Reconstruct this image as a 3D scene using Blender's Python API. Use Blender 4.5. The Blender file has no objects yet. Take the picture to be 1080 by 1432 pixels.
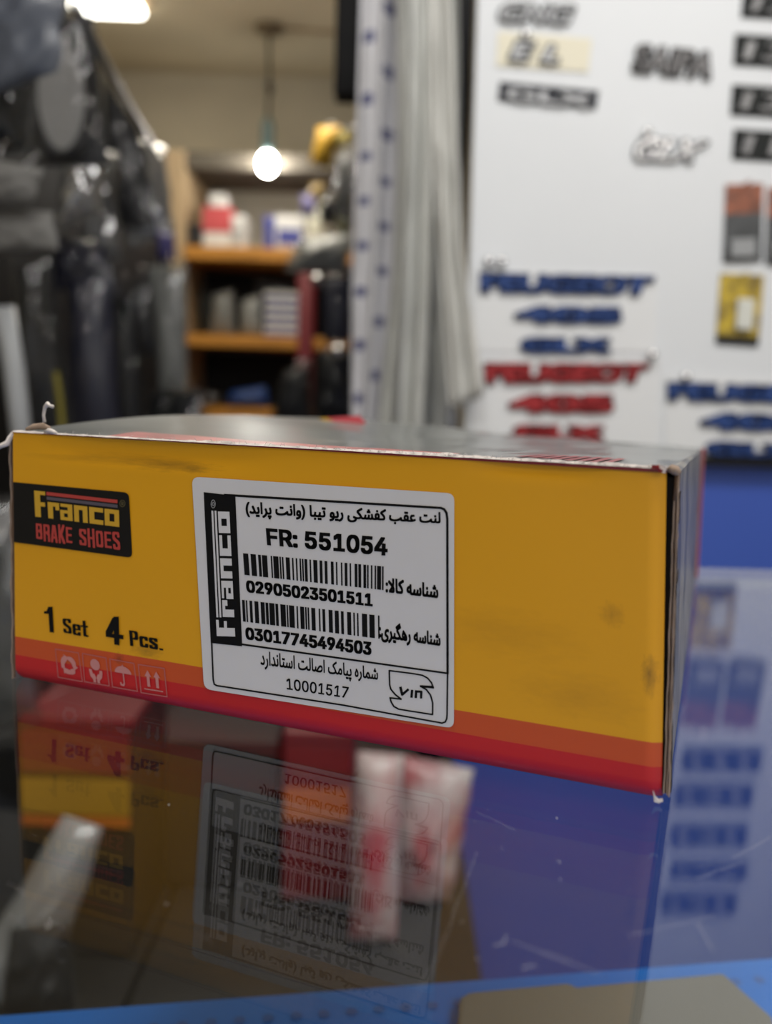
import bpy, bmesh, math, os, random
import numpy as np
from mathutils import Vector, Matrix, geometry, noise

# ------------------------------------------------------------------ camera
F_PX, PITCH, ROLL = 1250.0, 0.1430, 0.032
G = 0.95                                     # height of the glass counter top
CAM = Vector((0, 0, G + 0.10))
FW = Vector((0, math.cos(PITCH), -math.sin(PITCH)))
R0, U0 = Vector((1, 0, 0)), Vector((0, math.sin(PITCH), math.cos(PITCH)))
RT = R0 * math.cos(ROLL) + U0 * math.sin(ROLL)
UP = -R0 * math.sin(ROLL) + U0 * math.cos(ROLL)
S = bpy.context.scene
COL = S.collection
cd = bpy.data.cameras.new('camera')
cd.sensor_fit = 'HORIZONTAL'; cd.sensor_width = 36.0; cd.lens = 36.0 * F_PX / 1080.0
cd.clip_start = 0.01; cd.clip_end = 50
cd.dof.use_dof = True; cd.dof.focus_distance = 0.252; cd.dof.aperture_fstop = 9.6
cam = bpy.data.objects.new('camera', cd); COL.objects.link(cam)
M = Matrix((RT, UP, -FW)).transposed().to_4x4(); M.translation = CAM
cam.matrix_world = M
S.camera = cam

# ------------------------------------------------------------------ world, lights, exposure
S.view_settings.view_transform = 'Standard'; S.view_settings.look = 'None'
S.view_settings.gamma = 1.0; S.view_settings.use_curve_mapping = False
S.view_settings.exposure = -0.5
S.cycles.transparent_max_bounces = 24
S.cycles.sample_clamp_indirect = 6.0
w = bpy.data.worlds.new('daylight'); S.world = w; w.use_nodes = True
bg = w.node_tree.nodes['Background']
bg.inputs[0].default_value = (1.0, 0.975, 0.945, 1); bg.inputs[1].default_value = 0.9

def area(name, loc, target, sx, sy, energy, col=(1, 1, 1)):
    l = bpy.data.lights.new(name, 'AREA'); l.shape = 'RECTANGLE'; l.size = sx; l.size_y = sy
    l.energy = energy; l.color = col
    o = bpy.data.objects.new(name, l); COL.objects.link(o); o.location = loc
    o.rotation_euler = (Vector(target) - Vector(loc)).to_track_quat('-Z', 'Y').to_euler()
    return o
area('ceiling_tube_light', (0.62, 0.15, 2.30), (0.72, 0.5, 0), 1.2, 0.25, 25, (1.0, 0.98, 0.96))
area('ceiling_tube_light_rear', (1.0, -1.3, 2.25), (0.3, 0.1, 0.95), 1.2, 0.3, 18, (1.0, 0.95, 0.89))
area('added_fill_light_drapes', (-0.18, 0.40, 2.30), (-0.05, 1.3, 1.0), 0.25, 1.0, 15, (1.0, 0.97, 0.92))  # unseen fill light added to brighten the drapes
area('ceiling_tube_light_aisle', (-0.35, 2.75, 2.30), (-0.42, 2.7, 0), 0.3, 0.9, 24, (1.0, 0.92, 0.77))

# ------------------------------------------------------------------ helpers
def ray(px, py):
    return FW + RT * ((px - 540) / F_PX) + UP * ((716 - py) / F_PX)
def at(px, py, Y):
    d = ray(px, py); return CAM + d * (Y / d.y)
def onz(px, py, z):
    d = ray(px, py); return CAM + d * ((z - CAM.z) / d.z)
def onp(px, py, p0, n):
    d = ray(px, py); return CAM + d * ((p0 - CAM).dot(n) / d.dot(n))

MATS = {}
def mat(name, col, rough=0.5, metal=0.0, spec=0.5, var=0.0, scale=8.0, bump=0.0, bscale=40.0, emit=0.0, coat=0.0, stretch=None, col2=None):
    if name in MATS: return MATS[name]
    m = bpy.data.materials.new(name); m.use_nodes = True
    nt = m.node_tree; p = nt.nodes['Principled BSDF']
    p.inputs['Base Color'].default_value = (*col, 1); p.inputs['Roughness'].default_value = rough
    p.inputs['Metallic'].default_value = metal; p.inputs['Specular IOR Level'].default_value = spec
    p.inputs['Coat Weight'].default_value = coat
    if emit:
        p.inputs['Emission Color'].default_value = (*col, 1); p.inputs['Emission Strength'].default_value = emit
    if var or bump:
        tc = nt.nodes.new('ShaderNodeTexCoord'); mp = nt.nodes.new('ShaderNodeMapping')
        if stretch: mp.inputs['Scale'].default_value = stretch
        nt.links.new(tc.outputs['Object'], mp.inputs['Vector'])
    if var:
        n = nt.nodes.new('ShaderNodeTexNoise'); n.inputs['Scale'].default_value = scale; n.inputs['Detail'].default_value = 5
        nt.links.new(mp.outputs['Vector'], n.inputs['Vector'])
        cr = nt.nodes.new('ShaderNodeValToRGB')
        c2 = col2 if col2 else tuple(c * (1 - var) for c in col)
        cr.color_ramp.elements[0].position = 0.35; cr.color_ramp.elements[0].color = (*c2, 1)
        cr.color_ramp.elements[1].position = 0.65; cr.color_ramp.elements[1].color = (*col, 1)
        nt.links.new(n.outputs['Fac'], cr.inputs['Fac']); nt.links.new(cr.outputs['Color'], p.inputs['Base Color'])
    if bump:
        n2 = nt.nodes.new('ShaderNodeTexNoise'); n2.inputs['Scale'].default_value = bscale; n2.inputs['Detail'].default_value = 4
        nt.links.new(mp.outputs['Vector'], n2.inputs['Vector'])
        b = nt.nodes.new('ShaderNodeBump'); b.inputs['Strength'].default_value = bump; b.inputs['Distance'].default_value = 0.005
        nt.links.new(n2.outputs['Fac'], b.inputs['Height']); nt.links.new(b.outputs['Normal'], p.inputs['Normal'])
    MATS[name] = m
    return m

def film_mat(name, tint, milky, rough=0.12, base=(0.5, 0.5, 0.5), f0=0.05, crinkle=0.0):
    """thin clear sheet: Schlick reflection over tinted transparency with a little haze"""
    if name in MATS: return MATS[name]
    m = bpy.data.materials.new(name); m.use_nodes = True
    nt = m.node_tree; nt.nodes.clear(); N = nt.nodes.new; L = nt.links.new
    out = N('ShaderNodeOutputMaterial'); g = N('ShaderNodeNewGeometry')
    dot = N('ShaderNodeVectorMath'); dot.operation = 'DOT_PRODUCT'
    L(g.outputs['Normal'], dot.inputs[0]); L(g.outputs['Incoming'], dot.inputs[1])
    ab = N('ShaderNodeMath'); ab.operation = 'ABSOLUTE'; L(dot.outputs['Value'], ab.inputs[0])
    om = N('ShaderNodeMath'); om.operation = 'SUBTRACT'; om.inputs[0].default_value = 1; L(ab.outputs[0], om.inputs[1])
    pw = N('ShaderNodeMath'); pw.operation = 'POWER'; pw.inputs[1].default_value = 5; L(om.outputs[0], pw.inputs[0])
    ma = N('ShaderNodeMath'); ma.operation = 'MULTIPLY_ADD'; ma.inputs[1].default_value = 1 - f0; ma.inputs[2].default_value = f0; L(pw.outputs[0], ma.inputs[0])
    if crinkle:
        tc = N('ShaderNodeTexCoord'); nz = N('ShaderNodeTexNoise'); nz.inputs['Scale'].default_value = 15; nz.inputs['Detail'].default_value = 3; nz.inputs['Distortion'].default_value = 1.6
        mp = N('ShaderNodeMapping'); mp.inputs['Scale'].default_value = (1, 1, .45); L(tc.outputs['Object'], mp.inputs['Vector']); L(mp.outputs[0], nz.inputs['Vector'])
        bp = N('ShaderNodeBump'); bp.inputs['Strength'].default_value = crinkle; bp.inputs['Distance'].default_value = .02; L(nz.outputs['Fac'], bp.inputs['Height'])
    tr = N('ShaderNodeBsdfTransparent'); tr.inputs[0].default_value = (*tint, 1)
    gl = N('ShaderNodeBsdfGlossy'); gl.inputs['Roughness'].default_value = rough
    if crinkle: L(bp.outputs[0], gl.inputs['Normal'])
    df = N('ShaderNodeBsdfDiffuse'); df.inputs[0].default_value = (*base, 1)
    m1 = N('ShaderNodeMixShader'); m1.inputs[0].default_value = milky; L(tr.outputs[0], m1.inputs[1]); L(df.outputs[0], m1.inputs[2])
    m2 = N('ShaderNodeMixShader'); L(ma.outputs[0], m2.inputs[0]); L(m1.outputs[0], m2.inputs[1]); L(gl.outputs[0], m2.inputs[2])
    L(m2.outputs[0], out.inputs[0])
    MATS[name] = m
    return m

ORG = {}
def tag(o, label=None, cat=None, group=None, kind=None):
    for k, v in (('label', label), ('category', cat), ('group', group), ('kind', kind)):
        if v: o[k] = v
    return o
def thing(name, label, cat, loc, group=None):
    o = bpy.data.objects.new(name, None); COL.objects.link(o); o.empty_display_size = 0.02
    o.location = loc; ORG[o] = Vector(loc); tag(o, label, cat, group)
    return o

class MB:
    def __init__(s): s.v = []; s.f = []; s.m = []; s.uv = None
    def add(s, vs, fs, mi=0):
        b = len(s.v); s.v += [Vector(v) for v in vs]
        s.f += [[b + i for i in f] for f in fs]; s.m += [mi] * len(fs); return s
    def box(s, a, b, mi=0):
        x0, y0, z0 = a; x1, y1, z1 = b
        return s.add([(x0, y0, z0), (x1, y0, z0), (x1, y1, z0), (x0, y1, z0), (x0, y0, z1), (x1, y0, z1), (x1, y1, z1), (x0, y1, z1)],
                     [(3, 2, 1, 0), (4, 5, 6, 7), (0, 1, 5, 4), (1, 2, 6, 5), (2, 3, 7, 6), (3, 0, 4, 7)], mi)
    def prism(s, pts, vec, mi=0):
        n = len(pts); vec = Vector(vec); pts = [Vector(p) for p in pts]
        return s.add(pts + [p + vec for p in pts], [list(range(n))[::-1], list(range(n, 2 * n))] + [(i, (i + 1) % n, n + (i + 1) % n, n + i) for i in range(n)], mi)
    def poly(s, pts, mi=0): return s.add(pts, [list(range(len(pts)))], mi)
    def tube(s, path, rad, n=8, mi=0, caps=True):
        path = [Vector(p) for p in path]; k = len(path)
        rad = rad if isinstance(rad, (list, tuple)) else [rad] * k
        vs, fs = [], []; ref = None
        for i, p in enumerate(path):
            t = (path[min(i + 1, k - 1)] - path[max(i - 1, 0)]).normalized()
            if ref is None: ref = t.orthogonal().normalized()
            u = (ref - t * ref.dot(t)).normalized(); ref = u; v2 = t.cross(u)
            vs += [p + (u * math.cos(2 * math.pi * j / n) + v2 * math.sin(2 * math.pi * j / n)) * rad[i] for j in range(n)]
        for i in range(k - 1):
            fs += [(i * n + j, i * n + (j + 1) % n, (i + 1) * n + (j + 1) % n, (i + 1) * n + j) for j in range(n)]
        if caps: fs += [list(range(n))[::-1], list(range((k - 1) * n, k * n))]
        return s.add(vs, fs, mi)
    def lathe(s, c, prof, n=20, mi=0):
        c = Vector(c); vs, fs = [], []
        for r, z in prof: vs += [c + Vector((r * math.cos(2 * math.pi * j / n), r * math.sin(2 * math.pi * j / n), z)) for j in range(n)]
        for i in range(len(prof) - 1): fs += [(i * n + j, i * n + (j + 1) % n, (i + 1) * n + (j + 1) % n, (i + 1) * n + j) for j in range(n)]
        fs += [list(range(n))[::-1], list(range((len(prof) - 1) * n, len(prof) * n))]
        return s.add(vs, fs, mi)
    def grid(s, fn, nu, nv, mi=0, flip=False):
        vs = [fn(i / nu, j / nv) for j in range(nv + 1) for i in range(nu + 1)]
        q = lambda i, j: j * (nu + 1) + i
        fs = [(q(i, j), q(i + 1, j), q(i + 1, j + 1), q(i, j + 1)) for j in range(nv) for i in range(nu)]
        if flip: fs = [f[::-1] for f in fs]
        return s.add(vs, fs, mi)
    def build(s, name, mats, parent=None, smooth=False, label=None, bevel=0.0, uvfn=None):
        me = bpy.data.meshes.new(name)
        if parent is not None: org = ORG[parent]
        else:
            a = np.array([tuple(v) for v in s.v]); org = Vector(((a[:, 0].min() + a[:, 0].max()) / 2, (a[:, 1].min() + a[:, 1].max()) / 2, a[:, 2].min()))
        me.from_pydata([tuple(v - org) for v in s.v], [], s.f)
        for m in (mats if isinstance(mats, (list, tuple)) else [mats]): me.materials.append(m)
        for p, i in zip(me.polygons, s.m): p.material_index = i; p.use_smooth = smooth
        if uvfn:
            uv = me.uv_layers.new(name='uv')
            for l in me.loops: uv.data[l.index].uv = uvfn(l.vertex_index)
        me.update()
        o = bpy.data.objects.new(name, me); COL.objects.link(o)
        if parent is not None: o.parent = parent; ORG[o] = org
        else: o.location = org; ORG[o] = org
        if bevel:
            b = o.modifiers.new('bevel', 'BEVEL'); b.width = bevel; b.segments = 2; b.limit_method = 'ANGLE'
        if label: o['label'] = label
        return o

def copy_tree(o, parent=None):
    c = o.copy(); COL.objects.link(c)
    if parent is not None: c.parent = parent
    ORG[c] = ORG[o].copy()
    for ch in [x for x in list(COL.objects) if x.parent == o]: copy_tree(ch, c)
    return c

# ---- lettering: outlines of the built-in font, filled by winding number
FONTS = {}
def font(n):
    if n not in FONTS:
        try: FONTS[n] = bpy.data.fonts.load(os.path.join(bpy.utils.system_resource('DATAFILES', path='fonts'), n)) if n else None
        except Exception: FONTS[n] = None
    return FONTS[n]
def outlines(s, fname=None):
    c = bpy.data.curves.new('t', 'FONT'); c.body = s
    if fname and font(fname): c.font = font(fname)
    o = bpy.data.objects.new('t', c); COL.objects.link(o)
    dg = bpy.context.evaluated_depsgraph_get()
    cv = o.evaluated_get(dg).to_curve(dg, apply_modifiers=False)
    chars = {}
    for sp in cv.splines:
        pts = []
        bp = sp.bezier_points
        for i in range(len(bp)):
            a, b = bp[i], bp[(i + 1) % len(bp)]
            r = 1 if a.handle_right_type == 'VECTOR' and b.handle_left_type == 'VECTOR' else 4
            seg = geometry.interpolate_bezier(a.co, a.handle_right, b.handle_left, b.co, r + 1)
            for q in seg[:-1]:
                if not pts or (Vector(q.xy) - pts[-1]).length > 1e-4: pts.append(Vector(q.xy))
        if len(pts) > 2: chars.setdefault(sp.character_index, []).append(pts)
    o.to_curve_clear(); bpy.data.objects.remove(o); bpy.data.curves.remove(c)
    return [chars[k] for k in sorted(chars)]
def fill(cs):
    """triangles of the region with non-zero winding number"""
    vs, es = [], []
    for c in cs:
        b = len(vs); vs += c; es += [(b + i, b + (i + 1) % len(c)) for i in range(len(c))]
    r = geometry.delaunay_2d_cdt(vs, es, [], 0, 1e-5)
    tris = [[r[0][i] for i in f] for f in r[2]]
    if not tris: return []
    V = np.array([(v[0], v[1]) for v in vs]); E0 = np.array([e[0] for e in es]); E1 = np.array([e[1] for e in es])
    A, B = V[E0], V[E1]; P = np.array([np.mean([(q[0], q[1]) for q in t], axis=0) for t in tris])
    up = (A[:, 1] > P[:, 1:2]) != (B[:, 1] > P[:, 1:2])
    dy = np.where(A[:, 1] == B[:, 1], 1e-12, B[:, 1] - A[:, 1])
    X = A[:, 0] + (P[:, 1:2] - A[:, 1]) / dy * (B[:, 0] - A[:, 0])
    wn = (np.where(B[:, 1] > A[:, 1], 1, -1) * (up & (X > P[:, 0:1]))).sum(axis=1)
    return [t for t, k in zip(tris, wn) if k]
def fat(cs, bx, by):
    out = []
    for c in cs:
        for i in range(len(c)):
            a, b = c[i - 1], c[i]
            out.append(hull([a + Vector((sx * bx, sy * by)) for sx in (-1, 1) for sy in (-1, 1)] + [b + Vector((sx * bx, sy * by)) for sx in (-1, 1) for sy in (-1, 1)]))
    return out
def hull(pts):
    pts = [Vector(p) for p in pts]; idx = geometry.convex_hull_2d(pts); return [pts[i] for i in idx]
def strokes(lines, wx, wy):
    """polylines drawn with a rectangular pen"""
    out = []
    for l in lines:
        for a, b in zip(l[:-1], l[1:]):
            a, b = Vector(a), Vector(b)
            out.append(hull([p + Vector((sx * wx / 2, sy * wy / 2)) for p in (a, b) for sx in (-1, 1) for sy in (-1, 1)]))
    return out
def quadmap(q, box):
    x0, y0, x1, y1 = box; TL, TR, BR, BL = [Vector(p) for p in q]
    def f(p):
        u = (p[0] - x0) / (x1 - x0); v = (p[1] - y0) / (y1 - y0)
        return (BL * (1 - u) + BR * u) * (1 - v) + (TL * (1 - u) + TR * u) * v
    return f
def bounds(polysets):
    a = [p for ps in polysets for t in ps for p in t]
    return min(p[0] for p in a), min(p[1] for p in a), max(p[0] for p in a), max(p[1] for p in a)
def text_chars(s, quad, fname=None, bold=(0, 0), slant=0.0):
    """list (one entry per character) of lists of pixel polygons fitted into quad"""
    cs = outlines(s, fname)
    if slant: cs = [[[Vector((p.x + slant * p.y, p.y)) for p in c] for c in g] for g in cs]
    ps = [fill(g) + (fat(g, *bold) if bold[0] else []) for g in cs]
    f = quadmap(quad, bounds(ps))
    return [[[f(p) for p in t] for t in g] for g in ps]

# ------------------------------------------------------------------ materials
beige = mat('beige_paint', (0.62, 0.53, 0.37), 0.8, var=0.12, scale=2.5)
beige_w = mat('cream_wall_paint', (0.56, 0.50, 0.38), 0.8, var=0.12, scale=3)
white_lam = mat('white_laminate', (0.69, 0.715, 0.745), 0.35, var=0.03, scale=4, spec=0.4)
blue_pan = mat('blue_panel', (0.042, 0.098, 0.45), 0.45, var=0.08, scale=3)
black = mat('black_plastic', (0.006, 0.006, 0.007), 0.25)
blackm = mat('black_matte', (0.010, 0.010, 0.011), 0.6, spec=.15)
rubber = mat('dark_rubber', (0.014, 0.014, 0.016), 0.5, bump=0.3, bscale=60)
navy = mat('navy_rubber', (0.012, 0.013, 0.03), 0.45)
greyc = mat('grey_rubber', (0.16, 0.155, 0.15), 0.6)
chrome = mat('chrome', (0.75, 0.75, 0.76), 0.12, metal=1.0)
darkchrome = mat('dark_chrome', (0.30, 0.30, 0.31), 0.22, metal=1.0)
steel = mat('painted_steel', (0.45, 0.46, 0.48), 0.4, metal=0.3)
wood = mat('orange_wood', (0.62, 0.27, 0.04), 0.4, var=0.3, scale=6, stretch=(1, 8, 8))
tan = mat('tan_board', (0.46, 0.33, 0.19), 0.55, var=0.1)
brownin = mat('dark_brown_board', (0.09, 0.075, 0.055), 0.7)
card_brown = mat('kraft_card', (0.16, 0.09, 0.05), 0.8, var=0.4, scale=90)
card_light = mat('kraft_card_light', (0.36, 0.26, 0.19), 0.8, var=0.3, scale=160)
card_dark = mat('kraft_card_dark', (0.03, 0.016, 0.010), 0.9)
fibre = mat('torn_white_fibre', (0.68, 0.62, 0.58), 0.9, var=0.35, scale=300)
white = mat('white_card', (0.70, 0.715, 0.73), 0.5)
cream = mat('cream_card', (0.72, 0.68, 0.54), 0.5)
redp = mat('red_plastic', (0.44, 0.025, 0.03), 0.3)
bluep = mat('blue_plastic', (0.035, 0.08, 0.27), 0.4, spec=.3)
navyp = mat('navy_backing', (0.014, 0.026, 0.10), 0.45, spec=.2)
dredp = mat('dark_red_backing', (0.16, 0.014, 0.018), 0.45, spec=.2)
yel = mat('yellow_plastic', (0.62, 0.36, 0.03), 0.45)
clear = film_mat('clear_film', (0.93, 0.94, 0.95), 0.01, 0.07, (0.5, 0.52, 0.54), f0=0.04, crinkle=.6)
hazy = film_mat('hazy_film', (0.8, 0.81, 0.82), 0.025, 0.09, (0.42, 0.43, 0.43), f0=0.04, crinkle=.6)
foil2 = film_mat('glint_whitened_film', (0.75, 0.77, 0.78), 0.38, 0.10, (0.75, 0.76, 0.77), f0=0.5, crinkle=.45)  # whiter copy of the shiny film, paints the bags' bright glints
foil = film_mat('shiny_film', (0.75, 0.77, 0.78), 0.16, 0.10, (0.45, 0.46, 0.47), f0=0.22, crinkle=.5)
hazy2 = film_mat('milky_film', (0.8, 0.81, 0.8), 0.30, 0.17, (0.50, 0.52, 0.50), f0=0.08, crinkle=.6)
glass = film_mat('counter_glass', (0.97, 0.985, 0.98), 0.0, 0.0, f0=0.042)

# ------------------------------------------------------------------ room
def struct(name, a, b, m): return tag(MB().box(a, b).build(name, m), kind='structure')
ZC = CAM.z + 1.30
struct('floor', (-1.6, -2.2, -0.05), (2.3, 4.2, 0), mat('grey_floor', (0.10, 0.095, 0.09), 0.5, var=0.3, scale=5))
struct('ceiling', (-1.6, -2.2, ZC), (2.3, 4.2, ZC + 0.06), beige)
struct('wall_back', (-1.6, 4.1, 0), (2.3, 4.2, ZC), beige_w)
struct('wall_left', (-1.6, -2.2, 0), (-1.5, 4.1, ZC), beige_w)
struct('wall_right', (2.2, -2.2, 0), (2.3, 4.1, ZC), beige_w)
YB = 1.25                                                   # front of the display partition
xl = at(655, 640, YB).x
pw_ = MB().box((xl, YB + 0.012, 0), (2.2, YB + 0.05, ZC)).build('wall_partition', blue_pan); tag(pw_, kind='structure')
# white board on the partition
bd = thing('display_board', 'tall white laminate board carrying car emblems on the blue partition', 'display board', (0.8, YB, at(1040, 640, YB).z))
zbot = at(1040, 640, YB).z
p1, p2 = at(650, 600, YB), at(668, 0, YB)
sl = (p2.x - p1.x) / (p2.z - p1.z)
fx = lambda z: p1.x + sl * (z - p1.z)
MB().prism([(fx(zbot), YB, zbot), (2.19, YB, zbot), (2.19, YB, ZC - .02), (fx(ZC), YB, ZC - .02)], (0, 0.012, 0)).build('panel', white_lam, bd, bevel=0.001)
MB().box((fx(zbot), YB - 0.012, zbot - 0.012), (2.19, YB + 0.011, zbot)).build('bottom_trim', blackm, bd)
# black post
po = MB(); a_, b_ = at(650, -60, 1.38), at(652, 470, 1.38)
po.box((a_.x - .022, 1.455, 0), (a_.x + .022, 1.495, ZC)); pst = po.build('black_post', black, bevel=0.003)
tag(pst, 'glossy black upright post beside the edge of the white emblem board', 'post')

# ------------------------------------------------------------------ glass counter
ct = thing('glass_counter', 'scratched clear glass counter top under the yellow box', 'counter', (0.1, 0.15, 0))
YE = onz(1030, 795, G).y
MB().box((-0.95, -0.30, G - 0.006), (1.15, YE, G)).build('glass_top', glass, ct)
for x in (-0.95, 1.13): MB().box((x, -0.30, 0), (x + 0.02, YE, G - 0.006)).build('side_panel', steel, ct)
# scratches and dust on the glass
sc = MB(); rnd = random.Random(5)
def scratch(x0, y0, x1, y1, wpx):
    n = 6; L_ = []
    for i in range(n + 1):
        t = i / n; q = onz(x0 + (x1 - x0) * t + rnd.uniform(-1, 1), y0 + (y1 - y0) * t + rnd.uniform(-1, 1), G + 0.00015); L_.append(q)
    for a, b in zip(L_[:-1], L_[1:]):
        d = (b - a).normalized(); s_ = Vector((-d.y, d.x, 0)) * (wpx * a.y / F_PX * 0.3)
        sc.poly([a - s_, b - s_, b + s_, a + s_])
for a in ((667, 1190, 610, 1345, .3), (610, 1345, 575, 1405, .4), (690, 1322, 705, 1318, 1.3), (705, 1322, 708, 1308, 1.2), (715, 1317, 840, 1362, .8), (760, 1330, 800, 1343, .7), (730, 1353, 750, 1350, 1.5), (1025, 1200, 1080, 1170, .6), (970, 1230, 1040, 1205, .5), (975, 1290, 998, 1330, .9), (880, 1308, 1000, 1280, .6), (495, 1298, 540, 1298, .9), (780, 1203, 784, 1206, 1.5), (665, 1135, 720, 1160, .4)): scratch(*a)
for i in range(26):
    x, y = rnd.uniform(20, 1070), rnd.uniform(1120, 1420)
    if x < 920 and y < 1122: continue
    r = rnd.uniform(0.3, 0.8); q = onz(x, y, G + 0.0002); k = q.y / F_PX * r
    sc.poly([q + Vector((math.cos(a), math.sin(a) * 1.4, 0)) * k for a in (0, 1.2, 2.4, 3.8, 5.1)])
for x, y in ((236, 1125), (233, 1264), (289, 1311), (336, 1116 + 120), (360, 1274), (779, 1144), (784, 1230), (668, 1340)):
    q = onz(x, y, G + 0.0002); k = q.y / F_PX * 1.1; sc.poly([q + Vector((math.cos(a), math.sin(a) * 1.5, 0)) * k for a in (0, 1.2, 2.4, 3.8, 5.1)])
tag(sc.build('scratches', mat('dust', (0.5, 0.5, 0.52), 0.8), ct), kind='stuff')

# ------------------------------------------------------------------ yellow carton
Q = [Vector(p) for p in ((18, 604), (932, 656), (925, 1122), (22, 950))]          # front face TL TR BR BL
PBL, PBR = onz(*Q[3], G + 0.0004), onz(*Q[2], G + 0.0004)
ex = (PBR - PBL).normalized()
nb = Vector((-ex.y, ex.x, 0)); nb = nb if nb.y > 0 else -nb                        # into the box
lean = math.radians(4.0)
upv = Vector((0, 0, 1)) * math.cos(lean) + nb * math.sin(lean)
NF = ex.cross(upv).normalized(); NF = NF if NF.y < 0 else -NF                     # outward front normal
def fp(px, py, off=0.0): return onp(px, py, PBL, NF) + NF * off
A = []; 
for (u, v), p in zip(((0, 0), (1, 0), (1, 1), (0, 1)), Q):
    A += [[u, v, 1, 0, 0, 0, -u * p.x, -v * p.x, p.x], [0, 0, 0, u, v, 1, -u * p.y, -v * p.y, p.y]]
A = np.array(A); H = np.linalg.solve(A[:, :8], A[:, 8])
def uvpx(u, v):
    d = H[6] * u + H[7] * v + 1; return (H[0] * u + H[1] * v + H[2]) / d, (H[3] * u + H[4] * v + H[5]) / d
bx = thing('cardboard_box', 'yellow and red printed brake shoe carton with white sticker on glass counter', 'box', (PBL + PBR) / 2 + nb * 0.12)

# printed front: stripes, smudges and painted crease shade
m = bpy.data.materials.new('printed_carton_front'); m.use_nodes = True; nt = m.node_tree; pr = nt.nodes['Principled BSDF']
pr.inputs['Roughness'].default_value = 0.38; pr.inputs['Specular IOR Level'].default_value = 0.35
uvn = nt.nodes.new('ShaderNodeUVMap'); uvn.uv_map = 'uv'; sx = nt.nodes.new('ShaderNodeSeparateXYZ'); nt.links.new(uvn.outputs[0], sx.inputs[0])
rp = nt.nodes.new('ShaderNodeValToRGB'); rp.color_ramp.interpolation = 'CONSTANT'; nt.links.new(sx.outputs['Y'], rp.inputs[0])
E_ = rp.color_ramp.elements; E_[0].position = 0; E_[0].color = (0.74, 0.345, 0.006, 1)
E_[1].position = 0.823; E_[1].color = (0.56, 0.078, 0.016, 1); e = E_.new(0.898); e.color = (0.52, 0.014, 0.016, 1)
def smudge_shade(u, v, ru, rv, amt, seed):
    """soft dark blot: surface grime, and crease shade painted under the top lip"""
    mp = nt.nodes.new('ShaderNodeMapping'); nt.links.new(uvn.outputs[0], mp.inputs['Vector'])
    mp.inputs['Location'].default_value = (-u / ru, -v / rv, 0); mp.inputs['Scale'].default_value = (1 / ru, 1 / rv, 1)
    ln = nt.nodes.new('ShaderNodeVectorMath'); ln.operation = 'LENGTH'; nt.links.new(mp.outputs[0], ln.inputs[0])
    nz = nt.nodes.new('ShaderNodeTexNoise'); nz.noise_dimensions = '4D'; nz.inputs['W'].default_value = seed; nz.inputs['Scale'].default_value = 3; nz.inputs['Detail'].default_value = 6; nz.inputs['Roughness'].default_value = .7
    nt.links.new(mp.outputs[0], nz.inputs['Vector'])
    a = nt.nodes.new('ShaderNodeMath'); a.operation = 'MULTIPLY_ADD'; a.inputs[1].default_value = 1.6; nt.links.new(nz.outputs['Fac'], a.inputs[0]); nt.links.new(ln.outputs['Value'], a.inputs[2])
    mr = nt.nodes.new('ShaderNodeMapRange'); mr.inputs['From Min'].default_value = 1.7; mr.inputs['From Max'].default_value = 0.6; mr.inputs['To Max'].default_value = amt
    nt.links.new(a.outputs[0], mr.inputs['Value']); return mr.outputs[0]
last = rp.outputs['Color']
for k, a in enumerate(((.30, .09, .10, .03, .55), (.22, .08, .16, .03, .35), (.34, .10, .03, .02, .5), (.255, .80, .035, .03, .5), (.205, .845, .012, .03, .6), (.985, .62, .012, .08, .75), (.94, .45, .02, .05, .35), (.80, .55, .14, .10, .16), (.90, .72, .10, .10, .18), (.12, .09, .12, .02, .22))):  # blots near the top edge paint the shade under the crushed lip
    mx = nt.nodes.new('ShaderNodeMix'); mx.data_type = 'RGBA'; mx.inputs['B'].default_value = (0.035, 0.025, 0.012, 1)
    nt.links.new(last, mx.inputs['A']); nt.links.new(smudge_shade(*a, k * 3.1), mx.inputs['Factor']); last = mx.outputs['Result']
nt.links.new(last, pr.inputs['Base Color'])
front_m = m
NU, NV = 90, 48
def dent(u, v):
    d = 0.0
    # crushed lip under the top edge, two shallow ledges
    for uc, ru, vc, am in ((.26, .22, .075, .0013), (.845, .09, .035, .0011)):
        t = (u - uc) / ru
        if abs(t) < 1:
            prof = max(0, 1 - ((v - vc * .55) / (vc * .75)) ** 2) if v < vc * 1.3 else 0
            d -= am * (1 - t * t) * prof
    if v > .955: d -= 0.0032 * (1 - math.cos((v - .955) / .045 * math.pi / 2))
    if u > .985: d -= 0.0016 * ((u - .985) / .015) ** 2
    d += 0.00025 * noise.noise(Vector((u * 5, v * 2.2, 3.3)))
    return d
UVS = []
def ff(u, v):
    v2 = v ** 0.75 if False else v
    u2 = u; UVS.append((u2, v2)); x, y = uvpx(u2, v2); return fp(x, y, dent(u2, v2))
g_ = MB().grid(ff, NU, NV, flip=True)
g_.build('front_panel', front_m, bx, smooth=True, uvfn=lambda i: UVS[i])

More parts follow.
